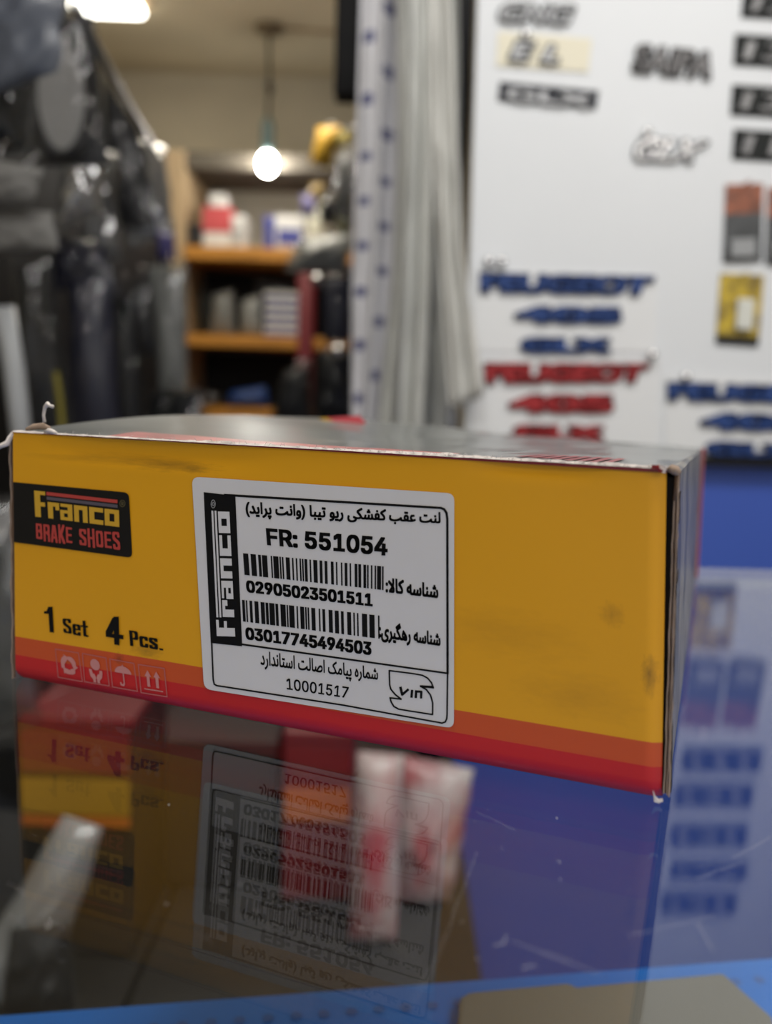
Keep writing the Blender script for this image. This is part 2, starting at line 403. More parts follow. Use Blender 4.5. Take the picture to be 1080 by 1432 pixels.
# top, sides, back, base
TL3, TR3 = fp(*Q[0]), fp(*Q[1])
BR_b = onz(974, 802, G + 0.0004); dirn = BR_b - PBR
BL_b = PBL + dirn
TR_b = at(983, 627, BR_b.y); TL_b = Vector((BL_b.x, BL_b.y, TR_b.z + 0.004))
top_m = mat('dark_glossy_print', (0.125, 0.135, 0.132), 0.33, var=0.3, scale=30, spec=0.8, coat=0.35)
side_m = mat('blue_grey_glossy_print', (0.20, 0.19, 0.175), 0.42, var=0.75, scale=70, spec=0.5, coat=0.12, stretch=(1, 0.6, 0.28), col2=(0.032, 0.036, 0.055))
inn = mat('gap_shade_black', (0.02, 0.014, 0.01), 0.9)
def topf(u, t):
    p = (TL3 * (1 - u) + TR3 * u) * (1 - t) + (TL_b * (1 - u) + TR_b * u) * t
    lift = 0.0075 * max(0, 1 - u * 2.1) ** 0.8 * math.sin(min(1, t * 2.4) * math.pi / 2) * (1.0 if t > .04 else t / .04) * (1 - .6 * t)
    p = p + Vector((0, 0, lift + 0.0006 * noise.noise(Vector((u * 7, t * 5, 1))))) + Vector((0, 0, -0.0003 if t == 0 else 0))
    return p
tp = MB().grid(topf, 60, 30); top_o = tp.build('top_panel', top_m, bx, smooth=True)
# right-hand edge: lines of px
def rside(t):                         # front edge of the side panel, t 0 top .. 1 bottom
    return Vector((949 - 2 * t - 13 * t ** 2, 662 + (1117 - 662) * t))
def sidef(t, k):
    q = rside(t); a = fp(q.x, q.y, -0.0008); b = TR_b * (1 - t) + BR_b * t
    p = a * (1 - k) + b * k
    return p + ex * (0.0006 * noise.noise(Vector((t * 6, k * 5, 7))) * math.sin(math.pi * k))
MB().grid(sidef, 24, 24).build('side_panel', side_m, bx, smooth=True)
MB().grid(lambda k, t: topf(1, t) * (1 - k) + sidef(0, t) * k + Vector((0, 0, .0004 * math.sin(math.pi * k))), 4, 24).build('edge_fold', side_m, bx, smooth=True)
edge = MB(); edge.prism([TR_b, TR_b - dirn.normalized() * .018, BR_b - dirn.normalized() * .018 + Vector((0, 0, .001)), BR_b + Vector((0, 0, .001))], ex * 0.0012)
edge.build('corner_stripe', mat('faded_red_print', (0.42, 0.10, 0.09), 0.4), bx)
MB().poly([BL_b, BR_b, TR_b, TL_b]).build('back_panel', top_m, bx)
MB().poly([PBL, BL_b, TL_b, TL3]).build('end_panel', side_m, bx)
MB().poly([PBL + nb * .004, PBR + nb * .004, BR_b, BL_b]).build('base_panel', card_brown, bx)
# corrugated sheets seen edge-on at the corner
def sheet(name, x_top, x_bot, y0, y1, wpx, m_, back, seed, wob=.6):
    b = MB(); n = 40; fr, bk = [], []
    r = random.Random(seed)
    ph = r.uniform(0, 6)
    def prt(i, side):
        t = i / n; x = x_top + (x_bot - x_top) * t + wob * math.sin(t * 23 + ph) * .6 + wob * .5 * math.sin(t * 61 + ph * 2) + side * wpx
        return x, y0 + (y1 - y0) * t
    for side in (0, 1):
        for d in (0, 1):
            for i in range(n + 1):
                x, y = prt(i, side); b.v.append(fp(x, y, -back) + dirn.normalized() * (0.0 if d == 0 else 0.005))
    K = n + 1; I = lambda s_, d, i: (s_ * 2 + d) * K + i
    for i in range(n):
        b.f += [(I(0, 0, i), I(1, 0, i), I(1, 0, i + 1), I(0, 0, i + 1)), (I(0, 0, i), I(0, 0, i + 1), I(0, 1, i + 1), I(0, 1, i)), (I(1, 0, i), I(1, 1, i), I(1, 1, i + 1), I(1, 0, i + 1)), (I(0, 1, i), I(0, 1, i + 1), I(1, 1, i + 1), I(1, 1, i))]
        b.m += [0] * 4
    return b.build(name, m_, bx, smooth=False)
sheet('inner_liner', 941.6, 927.5, 700, 1112, 2.2, card_light, .0010, 1)
sheet('corrugated_flute', 943.3, 929.6, 702, 1112, 3.0, card_brown, .0016, 2, 1.2)
sheet('middle_liner', 946.6, 931.8, 697, 1114, 2.0, card_light, .0009, 3)
sheet('corrugated_flute', 948.4, 933.6, 690, 1114, 1.8, card_dark, .0020, 4, 1.2)
sheet('outer_liner', 948.6, 934.4, 662, 1116, 1.8, card_light, .0006, 5)
sheet('gap_shade', 931.0, 924.5, 668, 1116, 13, inn, .0035, 6, 0)  # near-black sheet painting the shade of the gap into the box
MB().tube([fp(933.5, 657, -.0012), fp(939, 655.5, -.001), fp(945, 658, -.001), fp(950, 663, -.001)], [.0006, .0011, .0012, .0007], 10).build('folded_corner', card_light, bx, smooth=True)
MB().tube([fp(947.5, 662, -.0012), fp(946.5, 680, -.0012), fp(943.5, 700, -.0010)], [.0007, .0006, .0004], 8).build('torn_liner', card_brown, bx, smooth=True)
# left corrugated edge
sheet('end_liner', 11, 14.5, 614, 948, 7.5, card_brown, .0012, 8, .5)
sheet('end_liner_edge', 9.5, 13, 612, 950, 2.2, card_light, .0010, 9, 1.2)
# red printed fold and torn white fibre along the top edge
def lip(name, m_, f_lo, f_hi, off, n=160, x0=18.0, x1=933.0):
    b = MB(); rows = [[], []]
    for i in range(n + 1):
        t = i / n; x = x0 + (x1 - x0) * t; yb = 604 + 52 * (x - 18) / 914
        for k, fn in ((0, f_lo), (1, f_hi)):
            b.v.append(fp(x, yb + fn(t), off[k]))
    b.f = [(2 * i, 2 * i + 2, 2 * i + 3, 2 * i + 1) for i in range(n)]; b.m = [0] * n
    return b.build(name, m_, bx)
nz1 = lambda t, s, k: noise.noise(Vector((t * s, k, 0.5)))
lip('red_fold', mat('deep_red_print', (0.21, 0.012, 0.014), 0.35), lambda t: 0.8 + 4.6 * t ** 1.6, lambda t: -0.5, (0.00035, 0.0005))
lip('torn_edge', fibre, lambda t: 0.0 + .4 * nz1(t, 60, 1), lambda t: -1.7 - 1.6 * t - 2.0 * max(0, nz1(t, 12, 2)) - 2.6 * max(0, nz1(t, 75, 3)), (0.0007, -0.0004))
rndf = random.Random(2); fb = MB()
for i in range(150):
    t = rndf.random() ** .6; x = 18 + 914 * t; yb = 604 + 52 * t - 1.5
    p = fp(x, yb, .0004); dx, dy = rndf.uniform(-7, 7), rndf.uniform(-5.0, 0.5)
    fb.tube([p, fp(x + dx * .5, yb + dy, .0006), fp(x + dx, yb + dy * .6, .0002)], [.00008, .00007, .00003], 4)
tag(fb.build('paper_fibre', fibre, bx), kind='stuff')
# torn paper curls at the corners
MB().tube([fp(56, 590, -.002), fp(54.5, 580, -.002), fp(56.5, 569, -.002), fp(62, 564.5, -.0015), fp(66, 567, -.001), fp(71, 568.5, -.001)], [.0006, .0005, .0006, .0008, .0005, .0006], 8).build('paper_shred', fibre, bx, smooth=True)
MB().tube([fp(33, 600.5, -.001), fp(41, 596.5, -.002), fp(51, 595.5, -.003), fp(60, 598, -.003)], [.0005, .0010, .0011, .0006], 8).build('paper_shred', card_light, bx, smooth=True)
MB().tube([fp(18, 606, 0), fp(14, 612, 0), fp(12, 620, .0005), fp(6, 623, .001), fp(-3, 628, .002)], [.0006, .0009, .0010, .0008, .0009], 8).build('paper_shred', fibre, bx, smooth=True)
MB().tube([fp(62, 604, 0), fp(68, 602.5, 0), fp(74, 603.5, .0005), fp(80, 606, 0)], [.0004, .0009, .0009, .0004], 8).build('paper_shred', fibre, bx, smooth=True)
b = MB(); b.prism([fp(914, 1104.5, .0008), fp(917.5, 1112, .0012), fp(922, 1116, .001), fp(927, 1115, .001), fp(928, 1119, .001), fp(922, 1121.5, .001), fp(915.5, 1119, .0012)], NF * -.0003); b.build('paper_shred', fibre, bx)
b = MB(); b.prism([fp(921, 648, .001), fp(930, 652, .001), fp(933, 655, .0008), fp(931, 662, .0008), fp(927, 661, .001), fp(922.5, 655, .001)], NF * -.0003); b.build('paper_shred', fibre, bx)
b = MB(); b.prism([fp(912, 650.2, .0012), fp(922.5, 650.5, .0012), fp(923.5, 655, .0014), fp(929, 658.5, .0014), fp(924, 660.5, .0014), fp(919.5, 656.5, .0012), fp(912, 656, .0012)], NF * -.0003); b.build('torn_red_corner', MATS['deep_red_print'], bx)
# print on the top: red band near the edge, flap corner in red and yellow
def ont(u, t, h=.0003): return topf(u, t) + Vector((0, 0, h))
b = MB().grid(lambda i, j: ont(.17 + .55 * i, .012 + .05 * j), 30, 3); b.build('top_print', mat('faded_pink_print', (0.42, 0.12, 0.12), 0.35, var=0.4, scale=60), bx, smooth=True)
for k in range(8):
    u = .80 + .016 * k
    MB().poly([ont(u, .05), ont(u + .011, .05), ont(u + .016, .16), ont(u + .005, .16)]).build('top_lettering', MATS['deep_red_print'], bx)
fl = MB(); d_ = 0.47
F3 = [at(449, 585, d_), at(503, 581, d_), at(517, 598, d_), at(488, 600, d_)]
fl.prism(F3, (0, .001, -.0002)); fl.build('torn_flap', mat('faded_red_flap', (0.60, 0.07, 0.09), 0.4), bx)
d_ = .466; fl = MB(); fl.prism([at(446, 585, d_), at(456, 584, d_), at(492, 601, d_), at(482, 601, d_)], (0, .0012, -.0002)); fl.build('flap_edge', yel, bx)

# ---- print on the front
def union(polys):
    ps = []
    for t in polys:
        t = [Vector((p[0], p[1])) for p in t]
        ar = sum(t[i - 1].x * t[i].y - t[i].x * t[i - 1].y for i in range(len(t)))
        ps.append(t if ar > 0 else t[::-1])
    return fill(ps)
def ink(polys, name, m_, parent, off):
    b = MB()
    if 1 < len(polys) < 130: polys = union(polys)
    for t in polys:
        pts = [fp(p[0], p[1], off) for p in t]
        if len(pts) < 3: continue
        if (pts[1] - pts[0]).cross(pts[2] - pts[0]).dot(NF) < 0: pts = pts[::-1]
        b.poly(pts)
    return b.build(name, m_, parent)
inkb = mat('black_ink', (0.005, 0.005, 0.005), 0.6, spec=.12)
inky = mat('yellow_ink', (0.60, 0.34, 0.02), 0.4)
inkr = mat('red_ink', (0.46, 0.045, 0.035), 0.4)
inkg = mat('slate_ink', (0.09, 0.075, 0.095), 0.4)
inkp = mat('pale_pink_ink', (0.56, 0.22, 0.20), 0.45)
stk_m = mat('white_sticker_paper', (0.66, 0.645, 0.635), 0.5, var=0.03, scale=40)
C8 = lambda x, y: (20 + x / 4.5, 660 + y / 4.5)
C1 = lambda x, y: (x / 3.253, 560 + y / 3.253)
def rounded(q, r, corners=(1, 1, 1, 1), n=6):
    q = [Vector(p) for p in q]; out = []
    for i in range(4):
        p, a, c = q[i], q[i - 1], q[(i + 1) % 4]
        if not corners[i]: out.append(p); continue
        pa, pc = p + (a - p).normalized() * r, p + (c - p).normalized() * r
        for k in range(n + 1):
            t = k / n; out.append(pa * (1 - t) ** 2 + p * 2 * t * (1 - t) + pc * t * t)
    return out
patch = ink([rounded([(19.5, 674), C8(725, 130), C8(747, 540), (20.5, 758)], 8, (0, 1, 1, 0))], 'brand_patch', mat('black_patch', (0.008, 0.007, 0.006), 0.5, spec=.2), bx, .0003)
LOGO = [[(0, 0), (.068, 0), (.068, 1), (0, 1)], [(0, .86), (.13, .86), (.13, 1), (0, 1)], [(0, .42), (.122, .42), (.122, .58), (0, .58)],
        [(.155, 0), (.215, 0), (.215, .62), (.155, .62)], [(.155, .47), (.29, .47), (.29, .62), (.155, .62)], [(.245, .34), (.29, .34), (.29, .62), (.245, .62)],
        [(.39, 0), (.445, 0), (.445, .62), (.39, .62)], [(.305, .50), (.445, .50), (.445, .62), (.305, .62)], [(.30, 0), (.345, 0), (.345, .38), (.30, .38)], [(.30, 0), (.43, 0), (.43, .12), (.30, .12)], [(.30, .26), (.43, .26), (.43, .38), (.30, .38)],
        [(.465, 0), (.522, 0), (.522, .62), (.465, .62)], [(.568, 0), (.625, 0), (.625, .62), (.568, .62)], [(.465, .46), (.625, .46), (.625, .62), (.465, .62)],
        [(.645, 0), (.705, 0), (.705, .62), (.645, .62)], [(.645, .46), (.81, .46), (.81, .62), (.645, .62)], [(.645, 0), (.81, 0), (.81, .17), (.645, .17)],
        [(.828, 0), (.885, 0), (.885, .62), (.828, .62)], [(.943, 0), (1, 0), (1, .62), (.943, .62)], [(.828, .46), (1, .46), (1, .62), (.828, .62)], [(.828, 0), (1, 0), (1, .17), (.828, .17)]]
lf = quadmap([C8(130, 116), C8(662, 176), C8(667, 346), C8(138, 280)], (0, 0, 1, 1))
ink([[lf(p) for p in t] for t in LOGO], 'brand_lettering', inky, patch, .0004)
ink([[lf(p) for p in ((.145, .87), (.985, .87), (.985, 1.0), (.145, 1.0))]], 'red_line', inkr, patch, .0004)
ink([[lf(p) for p in ((.145, .70), (.985, .70), (.985, .82), (.145, .82))]], 'slate_line', inkg, patch, .0004)
def ring(cx, cy, rx, ry, wd, n=20):
    out = []
    for i in range(n):
        a, b = 2 * math.pi * i / n, 2 * math.pi * (i + 1) / n
        out.append([(cx + rx * math.cos(a), cy + ry * math.sin(a)), (cx + rx * math.cos(b), cy + ry * math.sin(b)), (cx + (rx - wd) * math.cos(b), cy + (ry - wd) * math.sin(b)), (cx + (rx - wd) * math.cos(a), cy + (ry - wd) * math.sin(a))])
    return out
cx, cy = C8(686, 198)
ink(ring(cx, cy, 4, 5, .8) + strokes([[(cx - 1.3, cy + 2.5), (cx - 1.3, cy - 2.3), (cx + 1.2, cy - 2), (cx + 1.2, cy), (cx - 1.0, cy), (cx + 1.6, cy + 2.6)]], .7, .7), 'registered_mark', mat('dim_gold_ink', (0.10, 0.08, 0.03), 0.5), patch, .0004)
# condensed poster letters drawn with a broad pen, unit cell 0..1
PEN = {'B': [[(.2, .1), (.2, .9), (.72, .9), (.78, .8), (.78, .62), (.68, .52), (.3, .52)], [(.68, .5), (.8, .42), (.8, .18), (.72, .1), (.2, .1)]],
       'R': [[(.2, 0), (.2, .9), (.72, .9), (.8, .8), (.8, .58), (.7, .48), (.3, .48)], [(.6, .48), (.8, .36), (.82, 0)]],
       'A': [[(.17, 0), (.42, .92), (.58, .92), (.83, 0)], [(.3, .24), (.7, .24)]],
       'K': [[(.2, 0), (.2, 1)], [(.82, 1), (.4, .5), (.84, 0)]],
       'E': [[(.8, .9), (.22, .9), (.22, .1), (.8, .1)], [(.22, .5), (.72, .5)]],
       'S': [[(.8, .76), (.8, .86), (.7, .93), (.3, .93), (.2, .86), (.2, .66), (.32, .57), (.7, .43), (.8, .34), (.8, .14), (.7, .07), (.3, .07), (.2, .14), (.2, .24)]],
       'H': [[(.2, 0), (.2, 1)], [(.8, 0), (.8, 1)], [(.2, .5), (.8, .5)]],
       'O': [[(.3, .09), (.2, .18), (.2, .82), (.3, .91), (.7, .91), (.8, .82), (.8, .18), (.7, .09), (.3, .09)]],
       '1': [[(.62, 0), (.62, .98)], [(.2, .78), (.45, .80), (.6, .95)]],
       '4': [[(.68, 0), (.68, .96)], [(.62, .92), (.14, .32)], [(.14, .26), (.95, .26)]],
       'P': [[(.22, 0), (.22, .9), (.7, .9), (.8, .8), (.8, .54), (.7, .44), (.3, .44)]],
       'e': [[(.25, .37), (.80, .37), (.80, .56), (.7, .64), (.3, .64), (.2, .56), (.2, .13), (.3, .05), (.7, .05), (.80, .11), (.80, .17)]],
       't': [[(.5, .9), (.5, .14), (.6, .07), (.85, .07)], [(.15, .62), (.85, .62)]],
       'c': [[(.80, .50), (.80, .56), (.7, .64), (.3, .64), (.2, .56), (.2, .13), (.3, .05), (.7, .05), (.80, .13), (.80, .20)]],
       's': [[(.80, .53), (.80, .58), (.7, .64), (.3, .64), (.2, .58), (.2, .45), (.80, .26), (.80, .12), (.7, .05), (.3, .05), (.2, .11), (.2, .17)]],
       '.': [[(.35, .06), (.65, .06)]]}
def penword(wd, quad, widths=None, wx=.30, wy=.17, gap=.06):
    wds = widths or [1.0] * len(wd); tot = sum(wds) + gap * (len(wd) - 1); x = 0; out = []
    f = quadmap(quad, (0, 0, tot, 1))
    for ch, w_ in zip(wd, wds):
        if ch in PEN:
            for t in strokes(PEN[ch], wx / w_ if ch != '.' else .5, wy): out.append([f((x + p[0] * w_, p[1])) for p in t])
        x += w_ + gap
    return out
ink(penword('BRAKE', [C8(138, 318), C8(370, 346), C8(374, 452), C8(142, 422)], wx=.29, wy=.13) + penword('SHOES', [C8(410, 356), C8(668, 378), C8(676, 492), C8(414, 458)], wx=.29, wy=.13), 'product_lettering', inkr, patch, .0004)
cnt = penword('1', [C8(190, 852), C8(256, 852), C8(264, 1004), C8(200, 996)], wx=.42, wy=.10)
cnt += penword('Set', [C8(305, 918), C8(462, 932), C8(468, 1040), C8(312, 1010)], [1, .95, .7], wx=.33, wy=.10)
cnt += penword('4', [C8(578, 916), C8(676, 916), C8(680, 1080), C8(584, 1062)], wx=.34, wy=.16)
cnt += penword('Pcs.', [C8(722, 990), C8(938, 1022), C8(944, 1124), C8(730, 1086)], [1, .95, .95, .5], wx=.33, wy=.11)
ink(cnt, 'quantity_lettering', inkb, bx, .0003)
# four handling pictograms in frames
sq = [[(255, 1130), (360, 1148), (378, 1278), (268, 1258)], [(378, 1150), (485, 1170), (500, 1298), (388, 1278)], [(502, 1175), (612, 1195), (628, 1322), (515, 1302)], [(632, 1200), (750, 1218), (763, 1347), (645, 1328)]]
def arcp(cx, cy, r, a0, a1, n=8, ry=None): return [(cx + r * math.cos(math.radians(a0 + (a1 - a0) * i / n)), cy + (ry or r) * math.sin(math.radians(a0 + (a1 - a0) * i / n))) for i in range(n + 1)]
icons = []
rec = []
for k in range(3):
    a0 = 90 + 120 * k
    rec += strokes([arcp(.5, .5, .25, a0 + 28, a0 + 105, 5)], .14, .14)
    a1 = math.radians(a0 + 12); c_ = (.5 + .25 * math.cos(a1), .5 + .25 * math.sin(a1)); t_ = (math.sin(a1), -math.cos(a1)); r_ = (math.cos(a1), math.sin(a1))
    rec.append([(c_[0] + t_[0] * .09, c_[1] + t_[1] * .09), (c_[0] - t_[0] * .1 + r_[0] * .14, c_[1] - t_[1] * .1 + r_[1] * .14), (c_[0] - t_[0] * .1 - r_[0] * .14, c_[1] - t_[1] * .1 - r_[1] * .14)])
icons.append(rec)
icons.append([arcp(.5, .68, .2, 0, 360, 16)[:-1]] + strokes([[(.28, .45), (.32, .28), (.42, .18), (.42, .08)], [(.72, .45), (.68, .28), (.58, .18), (.58, .08)]], .11, .09) + strokes([[(.40, .32), (.46, .2)], [(.60, .32), (.54, .2)]], .06, .06))
icons.append([arcp(.5, .56, .34, 0, 180, 14, .26)] + strokes([[(.5, .84), (.5, .2), (.45, .12), (.37, .14), (.36, .2)]], .05, .05))
icons.append([[(.2, .62), (.33, .84), (.46, .62)], [(.54, .62), (.67, .84), (.80, .62)]] + strokes([[(.33, .28), (.33, .64)], [(.67, .28), (.67, .64)]], .11, .05) + strokes([[(.16, .16), (.84, .16)]], .04, .04))
for s_, ic in zip(sq, icons):
    f = quadmap([C1(*p) for p in s_], (0, 0, 1, 1))
    fr = strokes([[(0, 0), (1, 0), (1, 1), (0, 1), (0, 0)]], .035, .035)
    ink([[f(p) for p in t] for t in fr], 'icon_frame', mat('faint_pink_ink', (0.46, 0.12, 0.11), 0.45), bx, .0003)
    ink([[f(p) for p in t] for t in ic], 'handling_icon', inkp, bx, .0003)

# sticker
stq = [(269.5, 666.5), (636, 690), (635.5, 1018), (286.5, 963)]
sp_ = rounded(stq, 11); st = MB(); st.prism([fp(p.x, p.y, .00030) for p in sp_], NF * .00012); st = st.build('sticker', stk_m, bx)
O2 = .00055
Ca = lambda x, y: (260 + x / 5.4, 655 + y / 5.4)
Cb = lambda x, y: (440 + x / 5.4, 670 + y / 5.4)
Cc = lambda x, y: (260 + x / 5.4, 820 + y / 5.4)
Cd = lambda x, y: (440 + x / 5.4, 840 + y / 5.4)
def pline(pts, wd):
    out = []
    for a, b in zip(pts[:-1], pts[1:]):
        a, b = Vector(a), Vector(b); d = (b - a).normalized(); n_ = Vector((-d.y, d.x)) * wd / 2; d = d * wd * .3
        out.append([a - n_ - d, b - n_ + d, b + n_ + d, a + n_ - d])
    return out
bl = pline([Ca(300, 200), Cb(960, 217), Cb(985, 228), Cb(1002, 255), Cb(1008, 300), Cd(1010, 545)], 3.3)
bl += pline([Cd(1010, 545), Cd(1006, 860), Cd(1003, 890), Cd(992, 912), Cd(968, 920), (480, 985.2), Cc(240, 746), Cc(222, 735), Cc(214, 700), Cc(203, 430)], 2.3)
bl += pline([Cc(430, 435), Cd(1015, 546)], 2.6)
ink(bl, 'border_line', inkb, st, O2)
strip = ink([[(286.3, 688.0), (330.6, 693.3), (340.2, 903.4), (296.2, 898.7)]], 'brand_strip', inkb, st, O2)
lf = quadmap([Cc(243, 372), Ca(198, 318), Ca(338, 322), Cc(382, 376)], (0, 0, 1, 1))
ink([[lf(p) for p in t] for t in LOGO], 'brand_lettering', stk_m, strip, .0007) if False else None
wl = [[lf((p[0] * .995, p[1])) for p in t] for t in LOGO]
wl += [[lf(p) for p in ((.15, .87), (1, .87), (1, .97), (.15, .97))], [lf(p) for p in ((.15, .70), (1, .70), (1, .80), (.15, .80))]]
ink(wl, 'strip_lettering', stk_m, st, .00068)
cx, cy = Ca(216, 268); ink(ring(cx, cy, 3.3, 6.0, .9) + ring(cx, cy, 1.6, 3, .8, 10), 'copyright_mark', mat('grey_ink', (.35, .35, .35), .5), st, .00068)
T = lambda s, q, f=None, bold=(0, 0), nm='lettering': ink([t for g in text_chars(s, q, f, bold) for t in g], nm, inkb, st, O2)
P1 = '(\ufeaa\ufbfe\ufe8d\ufeae\ufb58 \ufe96\ufee7\ufe8d\ufeed) \ufe8e\ufe92\ufbff\ufe97 \ufeee\ufbfe\ufead \ufbfd\ufb91\ufeb8\ufed4\ufb90 \ufe90\ufed8\ufecb \ufe96\ufee8\ufedf'
P2 = ':\ufefb\ufe8e\ufb90 \ufeea\ufeb3\ufe8e\ufee8\ufeb7'
P3 = ':\ufbfc\ufeae\ufbff\ufb95\ufeeb\ufead \ufeea\ufeb3\ufe8e\ufee8\ufeb7'
P4 = '\ufea9\ufead\ufe8d\ufeaa\ufee7\ufe8e\ufe98\ufeb3\ufe8d \ufe96\ufedf\ufe8e\ufebb\ufe8d \ufb8f\ufee3\ufe8e\ufbff\ufb58 \ufee9\ufead\ufe8e\ufee4\ufeb7'
T(P1, [(344.6, 701), (617.3, 716), (617.3, 738), (345.4, 724.5)], bold=(.036, .030))
T(P2, [(540.5, 807), (614.5, 816.5), (614, 836.5), (540.5, 828)], bold=(.04, .03))
T(P3, [(531, 866), (617.5, 882), (617, 908.5), (531.5, 897)], bold=(.04, .03))
T(P4, [(365.5, 909), (530, 933), (530, 957), (366, 937)], bold=(.022, .016))
IN = 'Inter.woff2'
T('FR: 551054', [(373, 738), (544.2, 751.3), (543, 777.3), (375, 762.3)], IN, (.032, .026))
T('02905023501511', [(344.8, 810.8), (522.6, 829.8), (522.4, 848), (346.4, 828)], IN, (.044, .026))
T('03017745494503', [(344, 876.3), (521, 897.2), (520.6, 916), (345.2, 893.8)], IN, (.044, .026))
T('10001517', [(401.5, 947.6), (489.2, 960), (487.5, 976), (402.6, 963.6)], IN, (.014, .010))
def barcode(q, seed):
    r = random.Random(seed); x = 0; bars = []; nm = 112
    while x < nm:
        b_ = r.choice((1, 1, 1, 2, 2, 3, 3, 4)); g2 = r.choice((1, 1, 1, 2, 2, 3))
        if x + b_ > nm: b_ = nm - x
        bars.append((x, x + b_)); x += b_ + g2
    f = quadmap(q, (0, 0, nm, 1))
    return ink([[f(p) for p in ((a - .1, 0), (b_ + .1, 0), (b_ + .1, 1), (a - .1, 1))] for a, b_ in bars], 'barcode', inkb, st, O2)
barcode([(341.4, 773.4), (537.6, 791.8), (537.4, 824.8), (343.6, 803.6)], 11)
barcode([(340, 838.4), (533.4, 860.6), (533.8, 893), (341.6, 868.6)], 23)
cm = [Cd(*p) for p in ((570, 525), (740, 546), (820, 560), (860, 582), (888, 615), (903, 655), (805, 643), (850, 668), (882, 710), (898, 770), (897, 856), (730, 830), (640, 815), (605, 795), (585, 762), (576, 730), (660, 740), (615, 705), (582, 665), (573, 630), (570, 525))]
ml = pline(cm, 2.2) + [[Cd(*p) for p in ((800, 634), (906, 640), (906, 660), (805, 652))]]
ml += pline([Cd(655, 652), Cd(668, 706)], 3.6) + pline([Cd(668, 706), Cd(712, 668)], 3.4) + pline([Cd(742, 675), Cd(738, 724)], 3.4) + pline([Cd(773, 678), Cd(770, 727)], 3.4) + pline([Cd(773, 682), Cd(812, 684), Cd(810, 730)], 3.2)
ink(ml, 'certification_mark', inkb, st, O2)

# ------------------------------------------------------------------ emblems on the white board
def raised(polys, Y, depth):
    b = MB()
    for t in polys:
        pts = [at(p[0], p[1], Y) for p in t]
        if len(pts) >= 3:
            if (pts[1] - pts[0]).cross(pts[2] - pts[0]).y > 0: pts = pts[::-1]
            b.prism(pts[::-1], (0, depth, 0))
    return b
def grow(polys, gx, gy):
    return [hull([Vector(p) + Vector((sx * gx, sy * gy)) for p in t for sx in (-1, 1) for sy in (-1, 1)]) for t in polys]
def emblem(name, label, cat, group, rows, card=None, card_m=None, holes=(), gr=(2.6, 2.2)):
    """rows: (word, quad, letter material, backing material or None, bold, slant)"""
    q = card or rows[0][1]
    c = sum((at(p[0], p[1], YB) for p in q), Vector()) / 4; lo = min(at(p[0], p[1], YB).z for p in q)
    t = thing(name, label, cat, (c.x, YB, lo), group)
    y0 = YB - .0005
    if card:
        cm_ = MB(); cm_.prism([at(p[0], p[1], YB - .002) for p in card], (0, .0018, 0)); cm_.build('card', card_m, t); y0 = YB - .0021
    for word, quad, lm, bm_, bold, sl_ in rows:
        for g in text_chars(word, quad, None, bold, sl_):
            bk = None
            if bm_ and gr is None:
                xs = [p[0] for tt in g for p in tt]; ys = [p[1] for tt in g for p in tt]
                x0, x1, ya, yb = min(xs) - 2.5, max(xs) + 2.5, min(ys) - 2, max(ys) + 2
                raised([[(x0 + 2, ya), (x1 - 2, ya), (x1, ya + 3), (x1 - 1, yb - 3), (x1 - 3, yb), (x0 + 3, yb), (x0 + 1, yb - 3), (x0, ya + 3)]], y0 - .004, .0038).build('letter_backing', bm_, t)
            elif bm_: raised(grow(g, *gr), y0 - .004, .0038).build('letter_backing', bm_, t)
            raised(g, y0 - (.0075 if bm_ else .006), .0034 if bm_ else .0058).build('letter', lm, t)
    for x, y in holes:
        p = at(x, y, y0 - .009); MB().lathe(p - Vector((0, 0, .006)), [(.002, 0), (.006, .002), (.007, .006), (.006, .010), (.002, .012)], 12).build('push_pin', chrome, t, smooth=True)
    return t
BO = (.02, .02)
badge_mid = mat('badge_mid_grey', (.17, .165, .17), .35)
badge_grey = mat('badge_grey', (.30, .30, .31), .3)
graph = mat('graphite_plate', (.035, .037, .045), .5, spec=.15)
emblem('trim_emblem', 'dark slanted three-letter emblem above the cream card on the white board', 'emblem', None, [('CNG', [(702, 4), (804, 8), (800, 33), (698, 28)], steel, blackm, BO, .25)])
emblem('emblem_card', 'cream card with two small dark edged letters E and L', 'emblem', None, [('E', [(716, 57), (748, 59), (744, 84), (713, 82)], steel, blackm, BO, .2), ('L', [(762, 62), (786, 65), (780, 87), (757, 85)], steel, blackm, BO, .2)], [(697, 44), (828, 54), (823, 101), (694, 92)], cream, ((735, 49),))
emblem('emblem_plate', 'dark grey plate with three pale grey letters below the cream card', 'emblem', None, [('GLX', [(710, 121), (828, 132), (825, 149), (708, 139)], steel, None, BO, 0)], [(699, 114), (838, 127), (834, 153), (696, 141)], mat('graphite_plate', (.035, .037, .045), .5, spec=.15))
emblem('maker_emblem', 'dark grey five-letter emblem alone in the middle of the white board', 'emblem', None, [('SAIPA', [(892, 62), (1000, 74), (992, 109), (886, 99)], badge_mid, blackm, BO, .1)])
emblem('chrome_emblem', 'bright chrome slanted three-letter emblem below the dark five-letter emblem', 'emblem', None, [('GLX', [(892, 192), (990, 198), (975, 226), (888, 223)], chrome, graph, BO, .3)], None, None, ((906, 186),))
pl = mat('black_emblem_plate', (.016, .018, .018), .5, spec=.15)
